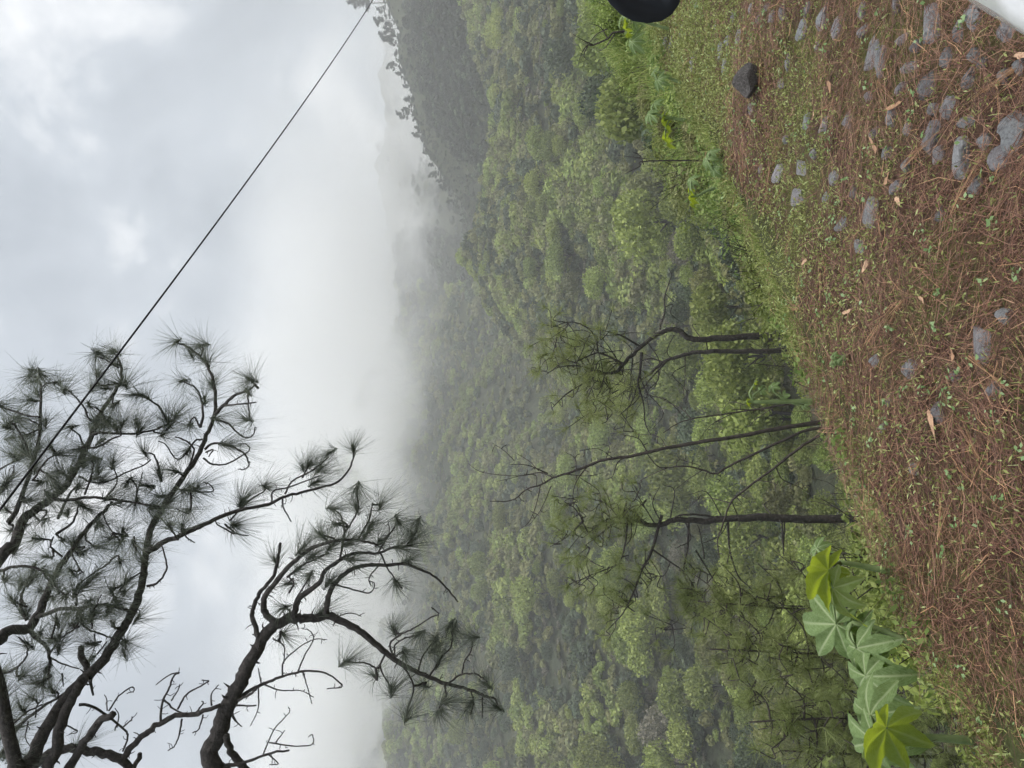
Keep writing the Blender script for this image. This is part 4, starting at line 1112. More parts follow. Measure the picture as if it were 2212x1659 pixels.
Z1L = [([(350,1410),(480,1420),(600,1400),(760,1410),(980,1440),(1130,1465)], .026, .010), ([(650,960),(720,940),(860,950),(1000,940),(1100,920),(1190,880)], .018, .010), ([(1190,865),(1130,760),(1060,710),(970,672)], .015, .009), ([(580,1050),(700,1040),(800,980),(860,960)], .016, .009),
       ([(1420,905),(1440,800),(1420,680),(1380,620),(1300,580)], .017, .009), ([(560,1250),(640,1290),(760,1290),(880,1230),(1020,1170),(1070,1130)], .014, .008), ([(1520,820),(1600,730),(1680,670),(1760,640),(1810,600)], .026, .010), ([(1590,750),(1680,740),(1815,725)], .013, .008), ([(1755,640),(1760,740),(1770,840)], .011, .008),
       ([(1530,850),(1620,880),(1720,970),(1790,960),(1810,900)], .015, .007), ([(1450,1060),(1500,1020),(1600,1020),(1720,1080),(1765,1160),(1740,1200),(1690,1200)], .015, .007), ([(1440,1120),(1510,1165),(1600,1165),(1700,1110),(1770,1060),(1740,1020),(1690,1020)], .014, .007), ([(1460,1080),(1510,1060),(1480,1110)], .011, .007),
       ([(1440,990),(1380,1000),(1300,1110),(1240,1120),(1180,1030),(1120,1000)], .013, .007), ([(1340,1180),(1375,1060),(1300,990),(1240,970)], .014, .008), ([(1340,1355),(1420,1360),(1510,1355),(1490,1310),(1440,1290)], .012, .006), ([(1350,1370),(1355,1440),(1340,1510),(1250,1480)], .014, .008),
       ([(1140,1290),(1130,1200),(1090,1100),(1030,1080)], .014, .009), ([(690,860),(640,850),(580,740),(500,650)], .015, .009), ([(720,800),(690,770),(630,745)], .012, .009), ([(720,800),(740,870),(720,920)], .011, .008), ([(850,590),(780,600),(680,610)], .013, .009), ([(840,480),(760,430),(690,400)], .013, .009), ([(800,670),(800,740)], .011, .009),
       ([(600,1040),(560,960),(500,905)], .013, .009), ([(230,1130),(170,1000),(110,890),(70,870)], .013, .009), ([(280,830),(200,820),(100,790),(10,760)], .013, .009), ([(280,890),(210,850),(140,840)], .011, .008), ([(270,920),(180,960),(90,980)], .011, .008), ([(1510,560),(1470,470),(1460,430)], .011, .009), ([(1420,400),(1440,360),(1428,325)], .011, .009),
       ([(290,620),(320,590),(300,545)], .010, .008), ([(960,1440),(970,1330),(930,1270)], .012, .008), ([(960,1420),(1010,1220)], .010, .007), ([(740,1410),(830,1300),(810,1200)], .011, .008), ([(600,1380),(660,1200),(650,1130)], .012, .008), ([(230,1280),(340,1130),(450,1080)], .012, .008), ([(410,1550),(490,1380),(560,1300)], .02, .010), ([(400,1659),(520,1570),(560,1450)], .018, .010),
       ([(0,1200),(120,1130),(220,1070)], .012, .007), ([(0,1330),(90,1240),(100,1170)], .011, .007), ([(1660,1659),(1540,1590),(1530,1560)], .010, .006), ([(730,1520),(760,1590),(800,1650)], .010, .006)]
for pts, r0, r1 in Z1L:
    j = rng.uniform(.5, 1.5)
    tB.limb(px_path([Z1(q) for q in pts], YB + j, YB + j + rng.uniform(-.2, .3)), r0, r1, 'branch' if r0 > .018 else 'twig', 6, 4)
Z2B = [([(260,590),(430,530),(560,530),(740,500),(910,545)], .026, .016), ([(200,670),(250,730),(330,800),(355,900),(340,1000)], .030, .012), ([(340,860),(430,740),(520,680),(560,620)], .012, .007), ([(350,770),(390,640),(400,560)], .012, .007), ([(560,530),(550,600),(620,670),(720,710),(800,740)], .016, .010), ([(650,670),(660,560),(720,430)], .009, .006), ([(670,710),(670,800),(640,890)], .009, .006),
       ([(-40,1640),(100,1420),(200,1300),(330,1210),(470,1120)], .024, .014), ([(-30,1500),(60,1380),(180,1270),(300,1210)], .014, .009), ([(560,1210),(650,1220),(760,1290),(880,1390),(905,1440),(870,1540)], .018, .010), ([(770,1255),(840,1150),(930,1085),(950,1110),(900,1132)], .010, .006), ([(760,1250),(755,1170),(740,1140)], .008, .005), ([(830,1370),(840,1280),(815,1235)], .008, .005), ([(870,1370),(930,1320),(935,1295)], .009, .006),
       ([(470,1700),(600,1480),(700,1340),(805,1270)], .050, .036), ([(640,985),(590,900),(575,795)], .040, .032), ([(640,1020),(660,1140)], .022, .012), ([(180,1700),(330,1570),(430,1530),(560,1530),(700,1550),(850,1590),(930,1680)], .050, .045), ([(940,1690),(990,1555)], .030, .026), ([(1040,370),(1110,350),(1180,260),(1170,160),(1140,60)], .016, .008), ([(1040,130),(1120,80),(1280,10),(1450,-70)], .040, .026),
       ([(1300,0),(1330,30),(1380,60)], .009, .006), ([(950,20),(965,130)], .014, .008), ([(510,140),(560,240),(595,280)], .010, .006), ([(0,260),(120,230),(260,240),(350,330)], .020, .012), ([(190,610),(150,500),(180,360),(250,240)], .020, .010), ([(350,870),(440,920),(560,955)], .012, .007), ([(440,160),(360,90),(380,20)], .012, .008), ([(470,440),(400,380),(350,330)], .010, .007),
       ([(0,1000),(100,960),(180,880),(190,800),(130,730)], .014, .008), ([(480,1360),(550,1400),(490,1420)], .009, .006), ([(200,1330),(180,1440),(210,1500)], .009, .006), ([(250,1300),(260,1220),(300,1170)], .009, .006), ([(440,990),(450,1080)], .010, .006), ([(100,1520),(180,1570),(280,1560)], .010, .006), ([(690,850),(760,760)], .009, .006), ([(980,590),(990,545),(960,535)], .009, .007), ([(860,740),(890,780),(880,840)], .010, .008),
       ([(800,400),(880,350),(1000,270)], .016, .010), ([(540,510),(545,450),(540,390),(600,320),(740,230)], .013, .007)]
for pts, r0, r1 in Z2B:
    j = rng.uniform(0, .7)
    tB.limb(px_path([Z2(q) for q in pts], YB + j, YB + j + rng.uniform(-.2, .3)), r0, r1, 'branch' if r0 > .018 else 'twig', 6, 4)
tB.limb(px_path([Z2((1280, 10)), Z2((1450, -70))] + [Z3(q) for q in [(0,520),(100,490),(200,470),(270,435),(340,420),(430,395),(510,370),(560,310),(580,255)]], YB + .4, YB + 1.2), .028, .010, 'branch', 7, 4)
for pts in ([(20,545),(90,470),(170,415),(188,392)], [(270,425),(300,370),(370,330),(430,290),(468,258)], [(210,462),(220,410),(300,390),(430,340)], [(260,450),(265,490),(298,548)], [(0,560),(50,600),(105,612)], [(350,350),(380,290)]):
    tB.limb(px_path([Z3(q) for q in pts], YB + .8, YB + 1.1), .012, .008, 'twig', 5, 4)
hubB1 = [(210,540),(290,540),(10,755),(70,870),(450,640),(680,395),(790,360),(950,670),(1250,300),(1425,325),(1290,575),(1460,430),(660,610),(890,585),(830,590),(1770,560),(1750,640),(1745,850),(1180,850),(870,875),(1020,1080),(1000,920),(1610,1030),(1550,850),(210,710),(260,650),(130,840),(90,980),(500,900),(630,745),(800,750),(720,885),
        (180,960),(80,1100),(270,1050),(600,1150),(440,1100),(800,1150),(720,1280),(920,1270),(1040,1320),(350,1250),(500,1200),(1160,950),(1200,900),(1130,1390),(1350,1350),(1200,1600),(870,1630),(1100,1560),(650,1130),(20,1340),(60,1270),(1400,1330),(1330,1500),(960,1440),(770,1400),(1720,1420),(1660,1600),(1300,1350),
        (250,1180),(420,1220),(560,1320),(340,1380),(200,1420),(480,1500),(620,1480),(300,1560),(150,1600),(40,1480),(720,1590),(1250,820),(1340,890),(1450,700),(1500,600),(1230,1210),(1320,1080),(1100,1480),(1210,1420),(1290,1600),(560,1060),(690,1180),(400,1320),(280,1300),(40,900)]
hubB2 = [(540,390),(680,290),(890,330),(790,400),(980,590),(890,770),(880,840),(630,780),(240,240),(40,330),(370,460),(620,480),(580,610),(460,440),(250,1060),(220,1160),(160,1000),(60,1260),(110,1370),(20,980),(330,960),(80,1500),(40,1560),(500,640),(660,570),(1010,180),(780,30),(250,30),(450,40),(850,200),(640,890),(780,550),(200,780),(420,730),(150,560),
         (100,130),(320,160),(560,120),(690,90),(1050,60),(950,80),(330,280),(150,330),(500,260),(80,460),(280,400),(420,800),(300,1060),(360,1100),(20,1120),(150,1230),(30,1400),(560,1500),(120,1620)]
hubB3 = [(575,215),(470,240),(380,290),(410,370),(185,390),(80,460),(40,565),(350,300),(430,310)]
hang_tufts(tB, hubB1, Z1, .36, 125, .0038)
hang_tufts(tB, hubB2, Z2, .33, 115, .0038)
# smaller brushes along the limbs, thickest in the upper crown
_S = [(1106 - (q[2] - CAMZ) / q[1] * F2, 829.5 - q[0] / q[1] * F2) for q, r in tB.samples if r < .045]
_S = [q for q in _S if -60 < q[0] < 420 and 640 < q[1] < 1500 and q[0] < 380 - (q[1] - 900) * .25]
_pick = [_S[i] for i in rng.choice(len(_S), 60, replace=False)]
hang_tufts(tB, [(x + rng.normal(0, 16), y + rng.normal(0, 16)) for x, y in _pick], lambda q: q, .27, 105, .0038)
hang_tufts(tB, hubB3, Z3, .30, 130, .0038)

# ---- pines and bare saplings on the slope below the road
def slope_tree(name, label, trunk, conv, Y, r0, r1, limbs, bark=None, sides=8, droot=1.2, group=None):
    pts = px_path([conv(q) for q in trunk], Y, Y)
    b0 = pts[0]; gz = ground_at(b0[0], b0[1])
    root = np.array((b0[0], b0[1], min(gz, b0[2]) - .15))
    t = Tree(name, label, root, group, bark)
    full = ([root + np.array((0, 0, -.2))] if b0[2] - root[2] < .2 else [root + np.array((0, 0, -.2)), (root + b0) / 2]) + pts
    t.limb(full, r0, r1, 'trunk', sides, 5, .07)
    for q in limbs:
        l, a, b = q[:3]; cv = q[3] if len(q) > 3 else conv
        t.limb(px_path([cv(v) for v in l], Y, Y + rng.uniform(-.5, .5)), a, b, 'branch', 5, 4, .1)
    return t
def crown_tufts(t, n, L, w, per, region=None, mat=None, jitter=.3, tw=.008, above=None, up=.3):
    """Tufts on small twigs that leave the limbs; one mesh for the needles, one for the twigs."""
    cb = MB(); tb = MB()
    S = [q for q in t.samples]
    made = 0; tries = 0
    while made < n and tries < n * 30:
        tries += 1
        q, r = S[rng.integers(len(S))]
        x = 1106 - (q[2] - CAMZ) / q[1] * F2; y = 829.5 - q[0] / q[1] * F2
        if region and not region(x, y): continue
        d = rng.normal(size=3); d[2] = d[2] * .6 + up; d /= np.linalg.norm(d)
        p = q + d * rng.uniform(.1, 1.0) * jitter + np.array((0, 0, .1 * jitter))
        mid = (p + q) / 2 + rng.normal(0, .18 * jitter, 3) - np.array((0, 0, .12 * jitter))
        c = catmull([q, mid, p], 4)
        tube(tb, [v - t.b for v in c], tw, tw * .7, 4)
        dd = (c[-1] - c[-2]); dd = dd / np.linalg.norm(dd) + np.array((0, 0, .35))
        tuft(cb, p - t.b, dd, L * rng.uniform(.75, 1.15), per, w, rng.uniform(.1, .45), 1.0, .08, 2)
        made += 1
    if made:
        link('crown', cb.mesh('crown', mat or M_need2), t.root); tag(link('twigs', tb.mesh('twigs', t.bark), t.root), kind='stuff')
Y1_ = 13.0
m1 = slope_tree('slope_pine', 'dark crooked pine with an S-bent trunk at the foot of the valley', [(1870,474),(1750,475),(1600,480),(1450,492),(1330,490),(1270,450),(1220,440),(1170,455),(1100,500),(1030,560),(960,630),(920,675),(850,680),(790,660)], Z4, Y1_, .072, .022,
   [([(1160,440),(1170,400),(1190,330),(1185,270),(1205,200),(1225,140),(1210,105)], .018, .006), ([(1185,320),(1230,300),(1220,350),(1265,390)], .010, .005), ([(1190,240),(1240,290)], .008, .004), ([(1060,565),(1050,680),(1040,740),(1070,850),(1080,960),(1110,1020)], .026, .007), ([(1060,540),(940,470),(860,450)], .020, .008),
    ([(960,630),(830,570),(760,590),(690,620)], .020, .008), ([(820,570),(810,510),(780,450),(720,410),(650,400),(560,430)], .014, .006), ([(690,590),(690,540),(620,500),(600,440)], .011, .006), ([(910,680),(860,690),(840,760),(790,850)], .016, .007), ([(850,690),(890,780),(870,820)], .011, .006), ([(740,735),(640,800),(560,880)], .016, .007),
    ([(790,660),(740,735)], .018, .015), ([(790,660),(700,640),(600,650),(530,690)], .016, .007), ([(700,625),(580,590),(530,610)], .012, .006), ([(1010,600),(1000,720),(1010,830)], .014, .006), ([(1050,700),(1100,800),(1200,830),(1300,930)], .014, .006), ([(1100,520),(1150,600),(1160,680),(1130,760)], .013, .006), ([(1040,740),(1000,850),(930,920)], .012, .006),
    ([(1240,470),(1200,560),(1240,620)], .010, .005), ([(860,860),(870,940),(840,960)], .010, .005), ([(770,900),(720,970)], .009, .005), ([(1420,500),(1425,580)], .012, .008), ([(1390,490),(1340,420),(1360,410)], .009, .005), ([(1300,640),(1230,690),(1310,780),(1300,860)], .010, .005), ([(1080,780),(1180,900),(1110,1000)], .009, .004)])
crown_tufts(m1, 110, .32, .0056, 46, lambda x, y: x < 972 + .3906 * 985 and y < 540 + .3906 * 1000, jitter=.55)
m1b = slope_tree('slope_pine', 'thin hazy pine standing just behind the crooked pine', [(1870,555),(1700,560),(1500,560),(1400,565),(1300,580),(1200,610),(1140,650),(1100,690)], Z4, 17.5, .075, .03,
   [([(1200,610),(1120,700),(1050,770),(960,740)], .03, .01), ([(1180,620),(1100,600),(1000,640)], .02, .01), ([(1150,650),(1150,720),(1090,790),(1100,880)], .016, .007), ([(1300,580),(1300,700),(1290,800)], .015, .006), ([(1100,690),(1000,760),(900,820),(800,860)], .022, .008), ([(960,750),(860,740),(780,790)], .016, .008), ([(1000,760),(980,900),(960,1000)], .015, .007)])
crown_tufts(m1b, 60, .33, .0066, 44, lambda x, y: x < 972 + .3906 * 1090, jitter=.7)
M2L5 = [([(1050,-60),(1030,130),(1000,230)], .018, .007), ([(1250,-60),(1190,150),(1130,270),(1080,400),(1020,520),(920,630)], .026, .007), ([(1410,-40),(1400,150),(1380,280),(1430,400),(1450,580)], .020, .006), ([(1640,-30),(1650,150),(1700,300),(1780,380)], .020, .007), ([(1190,140),(1300,220),(1400,300),(1480,480),(1455,560)], .014, .006),
        ([(1450,150),(1560,330),(1620,420),(1670,500),(1620,590)], .012, .005), ([(980,-20),(880,60),(800,120)], .018, .007), ([(780,-20),(690,70),(590,130)], .016, .006), ([(1000,230),(900,270),(800,310),(730,360)], .012, .005), ([(1150,250),(1190,320),(1150,390)], .009, .005), ([(1390,250),(1440,330),(1400,420)], .009, .005), ([(1580,340),(1500,420),(1540,500)], .008, .004),
        ([(1350,560),(1270,620)], .009, .005), ([(1040,480),(950,500),(910,540)], .009, .005), ([(1500,200),(1480,60),(1460,0)], .012, .006), ([(880,240),(800,200)], .008, .005), ([(1300,220),(1260,300),(1180,290)], .008, .005), ([(1960,-20),(1970,180)], .014, .01)]
m2 = slope_tree('slope_pine', 'straight dark pine with drooping bare twigs nearest the big-leaved plants', [(1950,1490),(1750,1480),(1550,1485),(1400,1500),(1250,1490),(1180,1520),(1100,1520),(1050,1490),(1010,1440),(965,1445)], Z4, 11.5, .075, .02,
   [(l, a, b, Z5) for l, a, b in M2L5] + [([(1500,1490),(1380,1465),(1260,1470),(1240,1500)], .018, .012), ([(940,1490),(880,1420),(830,1380)], .012, .005), ([(1100,1520),(940,1480),(850,1500),(740,1590)], .018, .007), ([(740,1505),(680,1420),(600,1400)], .012, .006), ([(1170,1510),(1120,1400),(1160,1310)], .011, .005), ([(1220,1480),(1240,1330),(1180,1300)], .011, .005),
    ([(1130,1510),(1050,1380),(1000,1300)], .010, .005), ([(1500,1470),(1420,1340),(1330,1350)], .010, .005), ([(1780,1470),(1740,1410),(1760,1390)], .012, .007), ([(1850,1500),(1845,1660)], .013, .010), ([(1540,1500),(1490,1580),(1400,1620)], .011, .005), ([(1300,1500),(1330,1600),(1250,1650)], .011, .006)])
crown_tufts(m2, 170, .29, .0054, 46, lambda x, y: (x < 1400 or y > 1240) and x < 1600, jitter=.42)
for i, (by_, bx_, Yd, lean, hh, lab) in enumerate([(1420, 1800, 9.5, .1, 2.3, 'bushy young pine growing beneath the drooping twigs'), (1540, 1830, 8.5, -.1, 2.1, 'bushy young pine behind the nearest big leaves'), (1330, 1760, 11.0, .2, 2.4, 'bushy young pine at the foot of the straight dark pine'), (1640, 1850, 9.0, .1, 1.8, 'bushy young pine at the picture edge beyond the thick pale stem')]):
    p0 = P(bx_, by_, Yd); gz = ground_at(p0.x, p0.y); p0.z = gz
    topz = P([1490, 1570, 1470, 1640][i], by_, Yd).z
    t = Tree('young_pine', lab, p0, 'young pines below the road', M_deadbark)
    t.limb([np.array(p0) + (0, 0, -.2), np.array(p0) + (lean * .3, 0, (topz - gz) * .5), np.array((p0.x + lean, p0.y, topz - .25))], .030, .010, 'trunk', 7, 6)
    H_ = topz - gz
    for b in range(17):
        f = 1 - min(1, 2.4 / H_) * (.97 - .92 * b / 17); a = b * 2.4; l = .7 * (1.15 - .8 * b / 17) * rng.uniform(.7, 1.2) + .2
        q = np.array((p0.x + lean * f, p0.y, gz + (H_ - .25) * f)); d = np.array((math.cos(a), math.sin(a), .35))
        t.limb([q, q + d * l * .5 + (0, 0, -.06), q + d * l + (0, 0, .1)], .014, .006, 'branch', 5, 4)
    crown_tufts(t, 140, .25, .005, 50, None, jitter=.3)

sap = [('forked_sapling', 'tall bare sapling leaning over the valley with a spray of thin top branches', [(2185,935),(2000,960),(1800,990),(1600,1030),(1400,1060),(1200,1095),(1000,1140),(850,1160),(750,1200),(650,1235),(570,1260),(500,1300),(430,1320),(340,1385),(220,1390)], 6.6, .026, .004,
        [([(570,1260),(500,1230),(380,1250),(180,1230),(100,1180)], .007, .002), ([(540,1235),(430,1190),(330,1185)], .006, .002), ([(490,1220),(440,1170),(360,1120)], .005, .002), ([(355,1165),(300,1110),(235,1068)], .004, .002), ([(1000,1140),(930,1170),(900,1250),(860,1270)], .006, .002), ([(760,1195),(700,1280),(680,1360),(690,1480)], .007, .002), ([(700,1215),(690,1150),(640,1120)], .005, .002),
         ([(860,1160),(880,1085),(790,1080)], .005, .002), ([(1090,1115),(1050,1050),(1000,1030),(940,1020)], .006, .002), ([(500,1300),(480,1400),(440,1500),(400,1535)], .005, .002), ([(560,1305),(500,1440),(435,1525)], .005, .002), ([(640,1240),(760,1250),(850,1230)], .004, .002), ([(480,1310),(460,1240),(260,1280)], .004, .002), ([(1200,1095),(1150,1030),(1040,1020)], .005, .002),
         ([(720,1260),(820,1330),(830,1390)], .004, .002), ([(900,1150),(820,1100),(720,1110)], .004, .002)]),
       ('bare_sapling', 'bare sapling bent back in a sharp elbow beside the forked sapling', [(2010,990),(1850,1050),(1700,1120),(1550,1190),(1470,1237),(1390,1215),(1300,1195),(1200,1205),(1140,1190),(1080,1110)], 6.9, .017, .004, [([(1200,1205),(1060,1270),(1050,1310)], .005, .002), ([(1470,1237),(1500,1260),(1480,1290)], .004, .002), ([(1400,1215),(1330,1260),(1240,1330)], .005, .002), ([(1250,1200),(1270,1160),(1380,1190)], .004, .002)]),
       ('bare_sapling', 'lowest bare sapling slanting towards the straight dark pine', [(2070,1020),(1900,1120),(1800,1200),(1650,1310),(1550,1400),(1510,1520),(1480,1600),(1490,1700)], 6.4, .016, .005, [([(1800,1200),(1840,1270),(1930,1310),(2000,1360)], .006, .002), ([(1550,1400),(1420,1370),(1330,1400)], .006, .002), ([(1560,1395),(1600,1500),(1580,1560)], .005, .002), ([(1700,1275),(1790,1290),(1800,1340)], .004, .002)]),
       ('bare_sapling', 'slim bare sapling forking near its top under the crooked pine', [(2010,830),(1850,855),(1700,880),(1500,910),(1330,935),(1260,960),(1180,1010)], 7.2, .013, .004, [([(1335,935),(1280,880),(1180,830),(1110,790)], .006, .002), ([(1700,880),(1560,840),(1510,880)], .004, .002), ([(1560,905),(1440,970),(1380,1050)], .004, .002)]),
       ('bare_sapling', 'short dark sapling standing next to the slim forked one', [(2060,820),(1950,838),(1800,865),(1680,885),(1560,880)], 6.6, .015, .004, [([(1800,865),(1700,930),(1650,980)], .004, .002)]),
       ('bare_sapling', 'thin upright stalk between the crooked pine and the saplings', [(2080,680),(1950,655),(1800,640),(1660,625)], 6.9, .011, .003, [([(1800,640),(1750,560),(1650,500)], .005, .002)]),
       ('bare_sapling', 'curved thin stalk at the road edge below the saplings', [(2160,770),(2040,772),(1960,755),(1880,715)], 5.4, .009, .003, []),
       ('bare_sapling', 'thin forked stalk on the verge beside the crooked pine trunk', [(1850,370),(1760,375),(1680,350)], 8.5, .010, .003, [([(1850,372),(1740,395),(1690,400)], .007, .003)])]
for nm, lab, tr, Y, r0, r1, lb in sap:
    slope_tree(nm, lab, tr, Z4, Y, r0, r1, lb, M_deadbark, 7)
# bare shrub on the shoulder towards the car, and dead twigs against the slope
def px_twigs(name, label, paths, conv, Y, r0, cat='shrub'):
    pts = px_path([conv(q) for q in paths[0]], Y, Y)
    z = ground_at(pts[0][0], pts[0][1]); b = np.array((pts[0][0], pts[0][1], min(z, pts[0][2])))
    root = empty(name, b); tag(root, label, cat)
    mb = MB(); tube(mb, [p - b for p in catmull([b + (0, 0, -.1)] + pts, 4)], r0, .003, 6, .1); link('stem', mb.mesh('stem', M_deadbark, True), root)
    for q in paths[1:]:
        mb = MB(); tube(mb, [p - b for p in catmull(px_path([conv(v) for v in q], Y, Y + rng.uniform(-.3, .3)), 4)], r0 * .6, .002, 5, .1); link('twig', mb.mesh('twig', M_deadbark, True), root)
Z8 = lambda p: (648 + .3906 * p[0], .3906 * p[1])
px_twigs('bare_shrub', 'bare grey-branched shrub on the grassy shoulder before the mirror', [[(1760, 175), (1700, 215), (1620, 250), (1590, 250), (1560, 290), (1545, 330)], [(1700, 160), (1640, 190), (1590, 240), (1530, 210)], [(1620, 250), (1560, 220), (1510, 190)], [(1740, 190), (1690, 260), (1640, 290)], [(1700, 210), (1660, 150), (1600, 130)], [(1590, 255), (1570, 310), (1600, 340)]], lambda q: (648 + .3906 * q[0] * 1.0, .3906 * q[1]), 9.0, .014)
px_twigs('bare_shrub', 'thin bare twigs leaning out below the pale leaf pair', [[(1930, 890), (1880, 920), (1800, 960)], [(1900, 910), (1880, 860), (1840, 840)], [(1930, 880), (1850, 870), (1760, 860)]], lambda q: (648 + .3906 * q[0], .3906 * q[1]), 7.4, .008)

# ------------------------------------------------------------------ overhead cable
M_cable = surf_mat('black_rubber', lambda nt: (.012, .012, .014), .6)
mb = MB()
# one straight run with a little sag
L3 = [np.array(P(805, 0, 17.0)), np.array(P(0, 1147, 5.0))]
dv = (L3[1] - L3[0]); st = L3[0] - dv * .55; en = L3[1] + dv * .25
cpts = []
for i in range(41):
    t = i / 40; p = st + (en - st) * t; p = p + np.array((0, 0, -.30 * 4 * t * (1 - t) + .25)); cpts.append(p)
tube(mb, cpts, .0085, .0085, 6)
ck = link('overhead_cable', mb.mesh('overhead_cable', M_cable, True)); tag(ck, 'thin black overhead cable slanting across the cloudy sky', 'cable')

# ------------------------------------------------------------------ the car the picture is taken from
M_white = surf_mat('white_car_paint', lambda nt: (.78, .79, .80), .25, None, .5, 0.0, .6)
M_black = surf_mat('black_plastic', lambda nt: (.008, .011, .017), .28, None, .5)
M_rubber = surf_mat('tyre_rubber', lambda nt: (.02, .02, .02), .85)
M_steel = surf_mat('wheel_metal', lambda nt: (.45, .45, .46), .35, None, .5, .8)
mg, ntg = new_mat('mirror_glass'); b_ = N(ntg, 'ShaderNodeBsdfGlossy'); b_.inputs[0].default_value = (.8, .82, .84, 1); b_.inputs['Roughness'].default_value = .03
o_ = N(ntg, 'ShaderNodeOutputMaterial'); ntg.links.new(b_.outputs[0], o_.inputs[0])
wmat, ntw = new_mat('car_glass'); t_ = N(ntw, 'ShaderNodeBsdfTransparent'); t_.inputs[0].default_value = (.75, .80, .79, 1); gl = N(ntw, 'ShaderNodeBsdfGlossy'); gl.inputs['Roughness'].default_value = .02
mx_ = N(ntw, 'ShaderNodeMixShader'); mx_.inputs[0].default_value = .08; ntw.links.new(t_.outputs[0], mx_.inputs[1]); ntw.links.new(gl.outputs[0], mx_.inputs[2])
o_ = N(ntw, 'ShaderNodeOutputMaterial'); ntw.links.new(mx_.outputs[0], o_.inputs[0])
# the car frame: u ahead along the road, v towards the far side (its near flank is v = +), z up
CAR_V = .17
car = empty('car', (*xy(.0, -.75), 0)); car.rotation_euler = (0, 0, math.atan2(D[1], D[0]))
tag(car, 'white car with a black door mirror at the road side', 'car')
def cv(u, v, z): return (u, v + .75, z)        # v measured from the camera's line
def loft(name, rings, mat, parent=car, closed=False, smooth=True, bevel=0):
    k = len(rings[0]); V = [cv(*p) for r in rings for p in r]; F = []
    for i in range(len(rings) - 1):
        for j in range(k if closed else k - 1):
            j2 = (j + 1) % k
            F.append((i * k + j, i * k + j2, (i + 1) * k + j2, (i + 1) * k + j))
    me = mesh_np(name, V, F, mat, smooth); o = link(name, me, parent)
    if not closed:
        sm = o.modifiers.new('thickness', 'SOLIDIFY'); sm.thickness = .012; sm.offset = -1
    return o
SILL = 1.0
def side_section(u, vmax, sill, lo=.30):
    """Flank profile from under the sill to the rounded window ledge, then inwards."""
    return [(u, vmax - .05, lo), (u, vmax - .01, lo + .10), (u, vmax + .012, .55), (u, vmax + .010, .75), (u, vmax - .004, sill - .10), (u, vmax - .018, sill - .030), (u, vmax - .032, sill - .008), (u, vmax - .052, sill), (u, vmax - .085, sill - .012)]
VM = CAR_V + .044
loft('door', [side_section(u, VM, SILL - .012 * max(0, -u)) for u in np.linspace(-.55, .78, 14)], M_white)
loft('rear_door', [side_section(u, VM, SILL) for u in np.linspace(-1.5, -.56, 10)], M_white)
loft('fender', [side_section(u, VM - .12 * max(0, (u - 1.6) / .9) ** 2, SILL - .02 - .13 * (u - .79) / 1.5, .30 if u < 1.0 or u > 1.85 else .72) for u in np.linspace(.79, 2.35, 22)], M_white)
loft('door', [[(u, -1.5 - VM + (-v + VM) * 1 + VM - .0, z) for (u, v, z) in [(a, b, c) for a, b, c in side_section(u, VM, SILL)]] for u in np.linspace(-.55, .78, 6)], M_white)
hood = []
for u in np.linspace(.95, 2.4, 10):
    zt = SILL - .02 - .13 * (u - .79) / 1.5
    hood.append([(u, VM - .055 - q * (1.5 + VM - .10) / 8 - .12 * max(0, (u - 1.6) / .9) ** 2 * (1 - q / 4), zt + .045 * math.sin(math.pi * q / 8) + .004) for q in range(9)])
loft('hood', hood, M_white)
# roof and pillars keep clear of the open window the picture looks through
roofr = []
for u in np.linspace(-1.5, .35, 10):
    zt = 1.60 - .05 * ((u + .5) / 1.0) ** 2
    roofr.append([(u, -.02 - q * 1.46 / 10, zt + .05 * math.sin(math.pi * q / 10)) for q in range(11)])
loft('roof', roofr, M_white)
for v0, v1 in ((-.03, VM - .075), (-1.47, -1.5 - .02)):
    mb = MB(); tube(mb, [cv(.33, v0, 1.565), cv(.62, (v0 + v1) / 2 - .01, 1.33), cv(.98, v1 - .03, .99)], .035, .045, 8); link('pillar', mb.mesh('pillar', M_white, True), car)
ws = [[(.36 + .60 * f, -.06 - q * 1.40 / 6, 1.575 - .58 * f + .0) for q in range(7)] for f in np.linspace(0, 1, 6)]
loft('windscreen', ws, wmat)
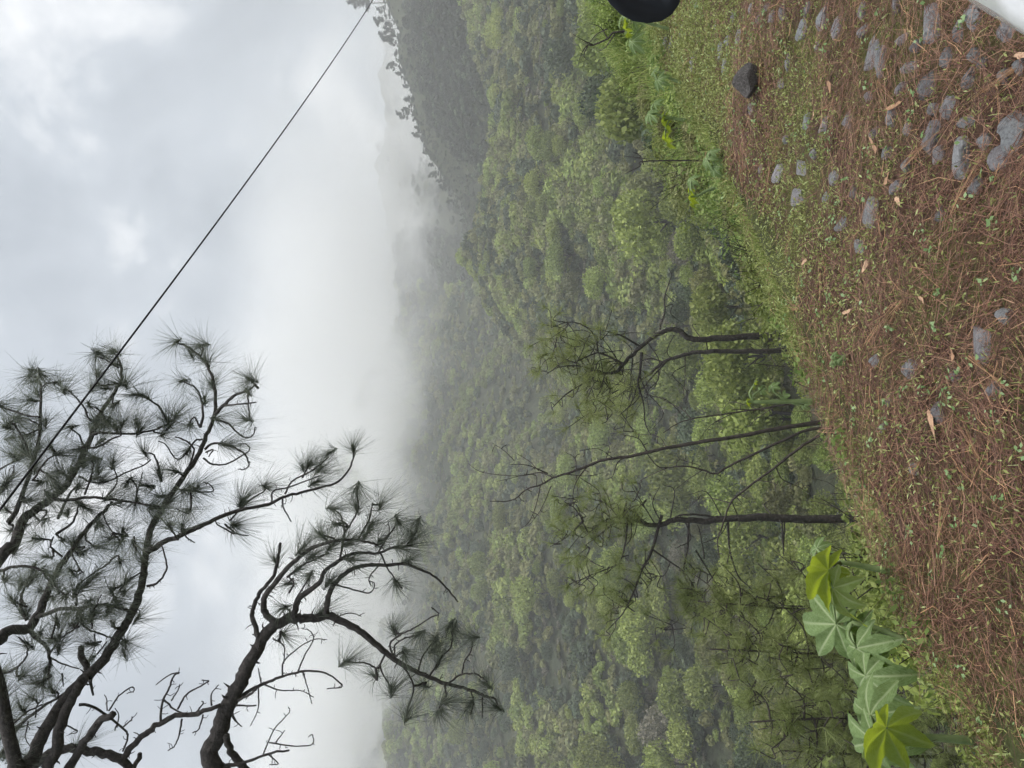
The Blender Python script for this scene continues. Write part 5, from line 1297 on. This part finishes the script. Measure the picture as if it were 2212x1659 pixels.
# door mirror: housing, trim, glass, arm
def superell(c, axis_u, au, bz, n=20, p=3.0, skew=0.0):
    pts = []
    for i in range(n):
        a = 2 * math.pi * i / n; ca, sa = math.cos(a), math.sin(a)
        x = abs(ca) ** (2 / p) * math.copysign(1, ca) * au; z = abs(sa) ** (2 / p) * math.copysign(1, sa) * bz
        pts.append((c[0], c[1] + x, c[2] + z + skew * x))
    return pts
MU, MVc, MZ = 1.10, .205, 1.248
rings = []
for du, k in [(-.030, .985), (-.022, 1.0), (.0, 1.0), (.03, .97), (.06, .86), (.078, .66), (.088, .38), (.092, .08)]:
    rings.append(superell((MU + du, MVc - (1 - k) * .02, MZ), None, .088 * k, .060 * k, 24, 2.3, -.28))
hs = loft('mirror_housing', rings, M_black, closed=True)
rim = [superell((MU - .030, MVc, MZ), None, .0866, .0591, 24, 2.3, -.28), superell((MU - .034, MVc, MZ), None, .046, .030, 24, 2.3, -.28), superell((MU - .022, MVc, MZ), None, .044, .028, 24, 2.3, -.28)]
loft('rim', rim, M_black, hs, True)
gls = superell((MU - .024, MVc, MZ), None, .044, .028, 24, 2.3, -.28)
me = bpy.data.meshes.new('mirror_glass'); me.from_pydata([cv(*p) for p in gls], [], [tuple(range(24))]); me.materials.append(mg); link('glass', me, hs)
mb = MB(); tube(mb, [cv(MU - .02, VM - .05, .985), cv(MU + .0, VM - .02, 1.05), cv(MU + .02, MVc - .05, 1.13), cv(MU + .03, MVc - .03, 1.17)], .030, .022, 8); link('mirror_arm', mb.mesh('mirror_arm', M_black, True), car)
def wheel(u, v):
    mb = MB()
    pr = [(.20, -.10), (.30, -.105), (.33, -.08), (.335, 0), (.33, .08), (.30, .105), (.20, .10)]
    k = 28; V = []; F = []
    for i in range(k):
        a = 2 * math.pi * i / k
        for r, w in pr: V.append(cv(u + r * math.cos(a), v + w, .335 + r * math.sin(a)))
    m = len(pr)
    for i in range(k):
        for j in range(m - 1):
            i2 = (i + 1) % k; F.append((i * m + j, i * m + j + 1, i2 * m + j + 1, i2 * m + j))
    t = link('wheel', mesh_np('tyre', V, F, M_rubber, True), car)
    V = [cv(u, v + .07, .335)]; F = []
    for i in range(40):
        a = 2 * math.pi * i / 40; r = .20; V.append(cv(u + r * math.cos(a), v + .095 if (i // 4) % 2 else v + .07, .335 + r * math.sin(a)))
    me = bpy.data.meshes.new('rim'); me.from_pydata(V, [], [(0, 1 + i, 1 + (i + 1) % 40) for i in range(40)]); me.materials.append(M_steel); link('rim', me, t)
wheel(1.43, VM - .12); wheel(1.43, -1.5 + .10); wheel(-1.25, VM - .12)
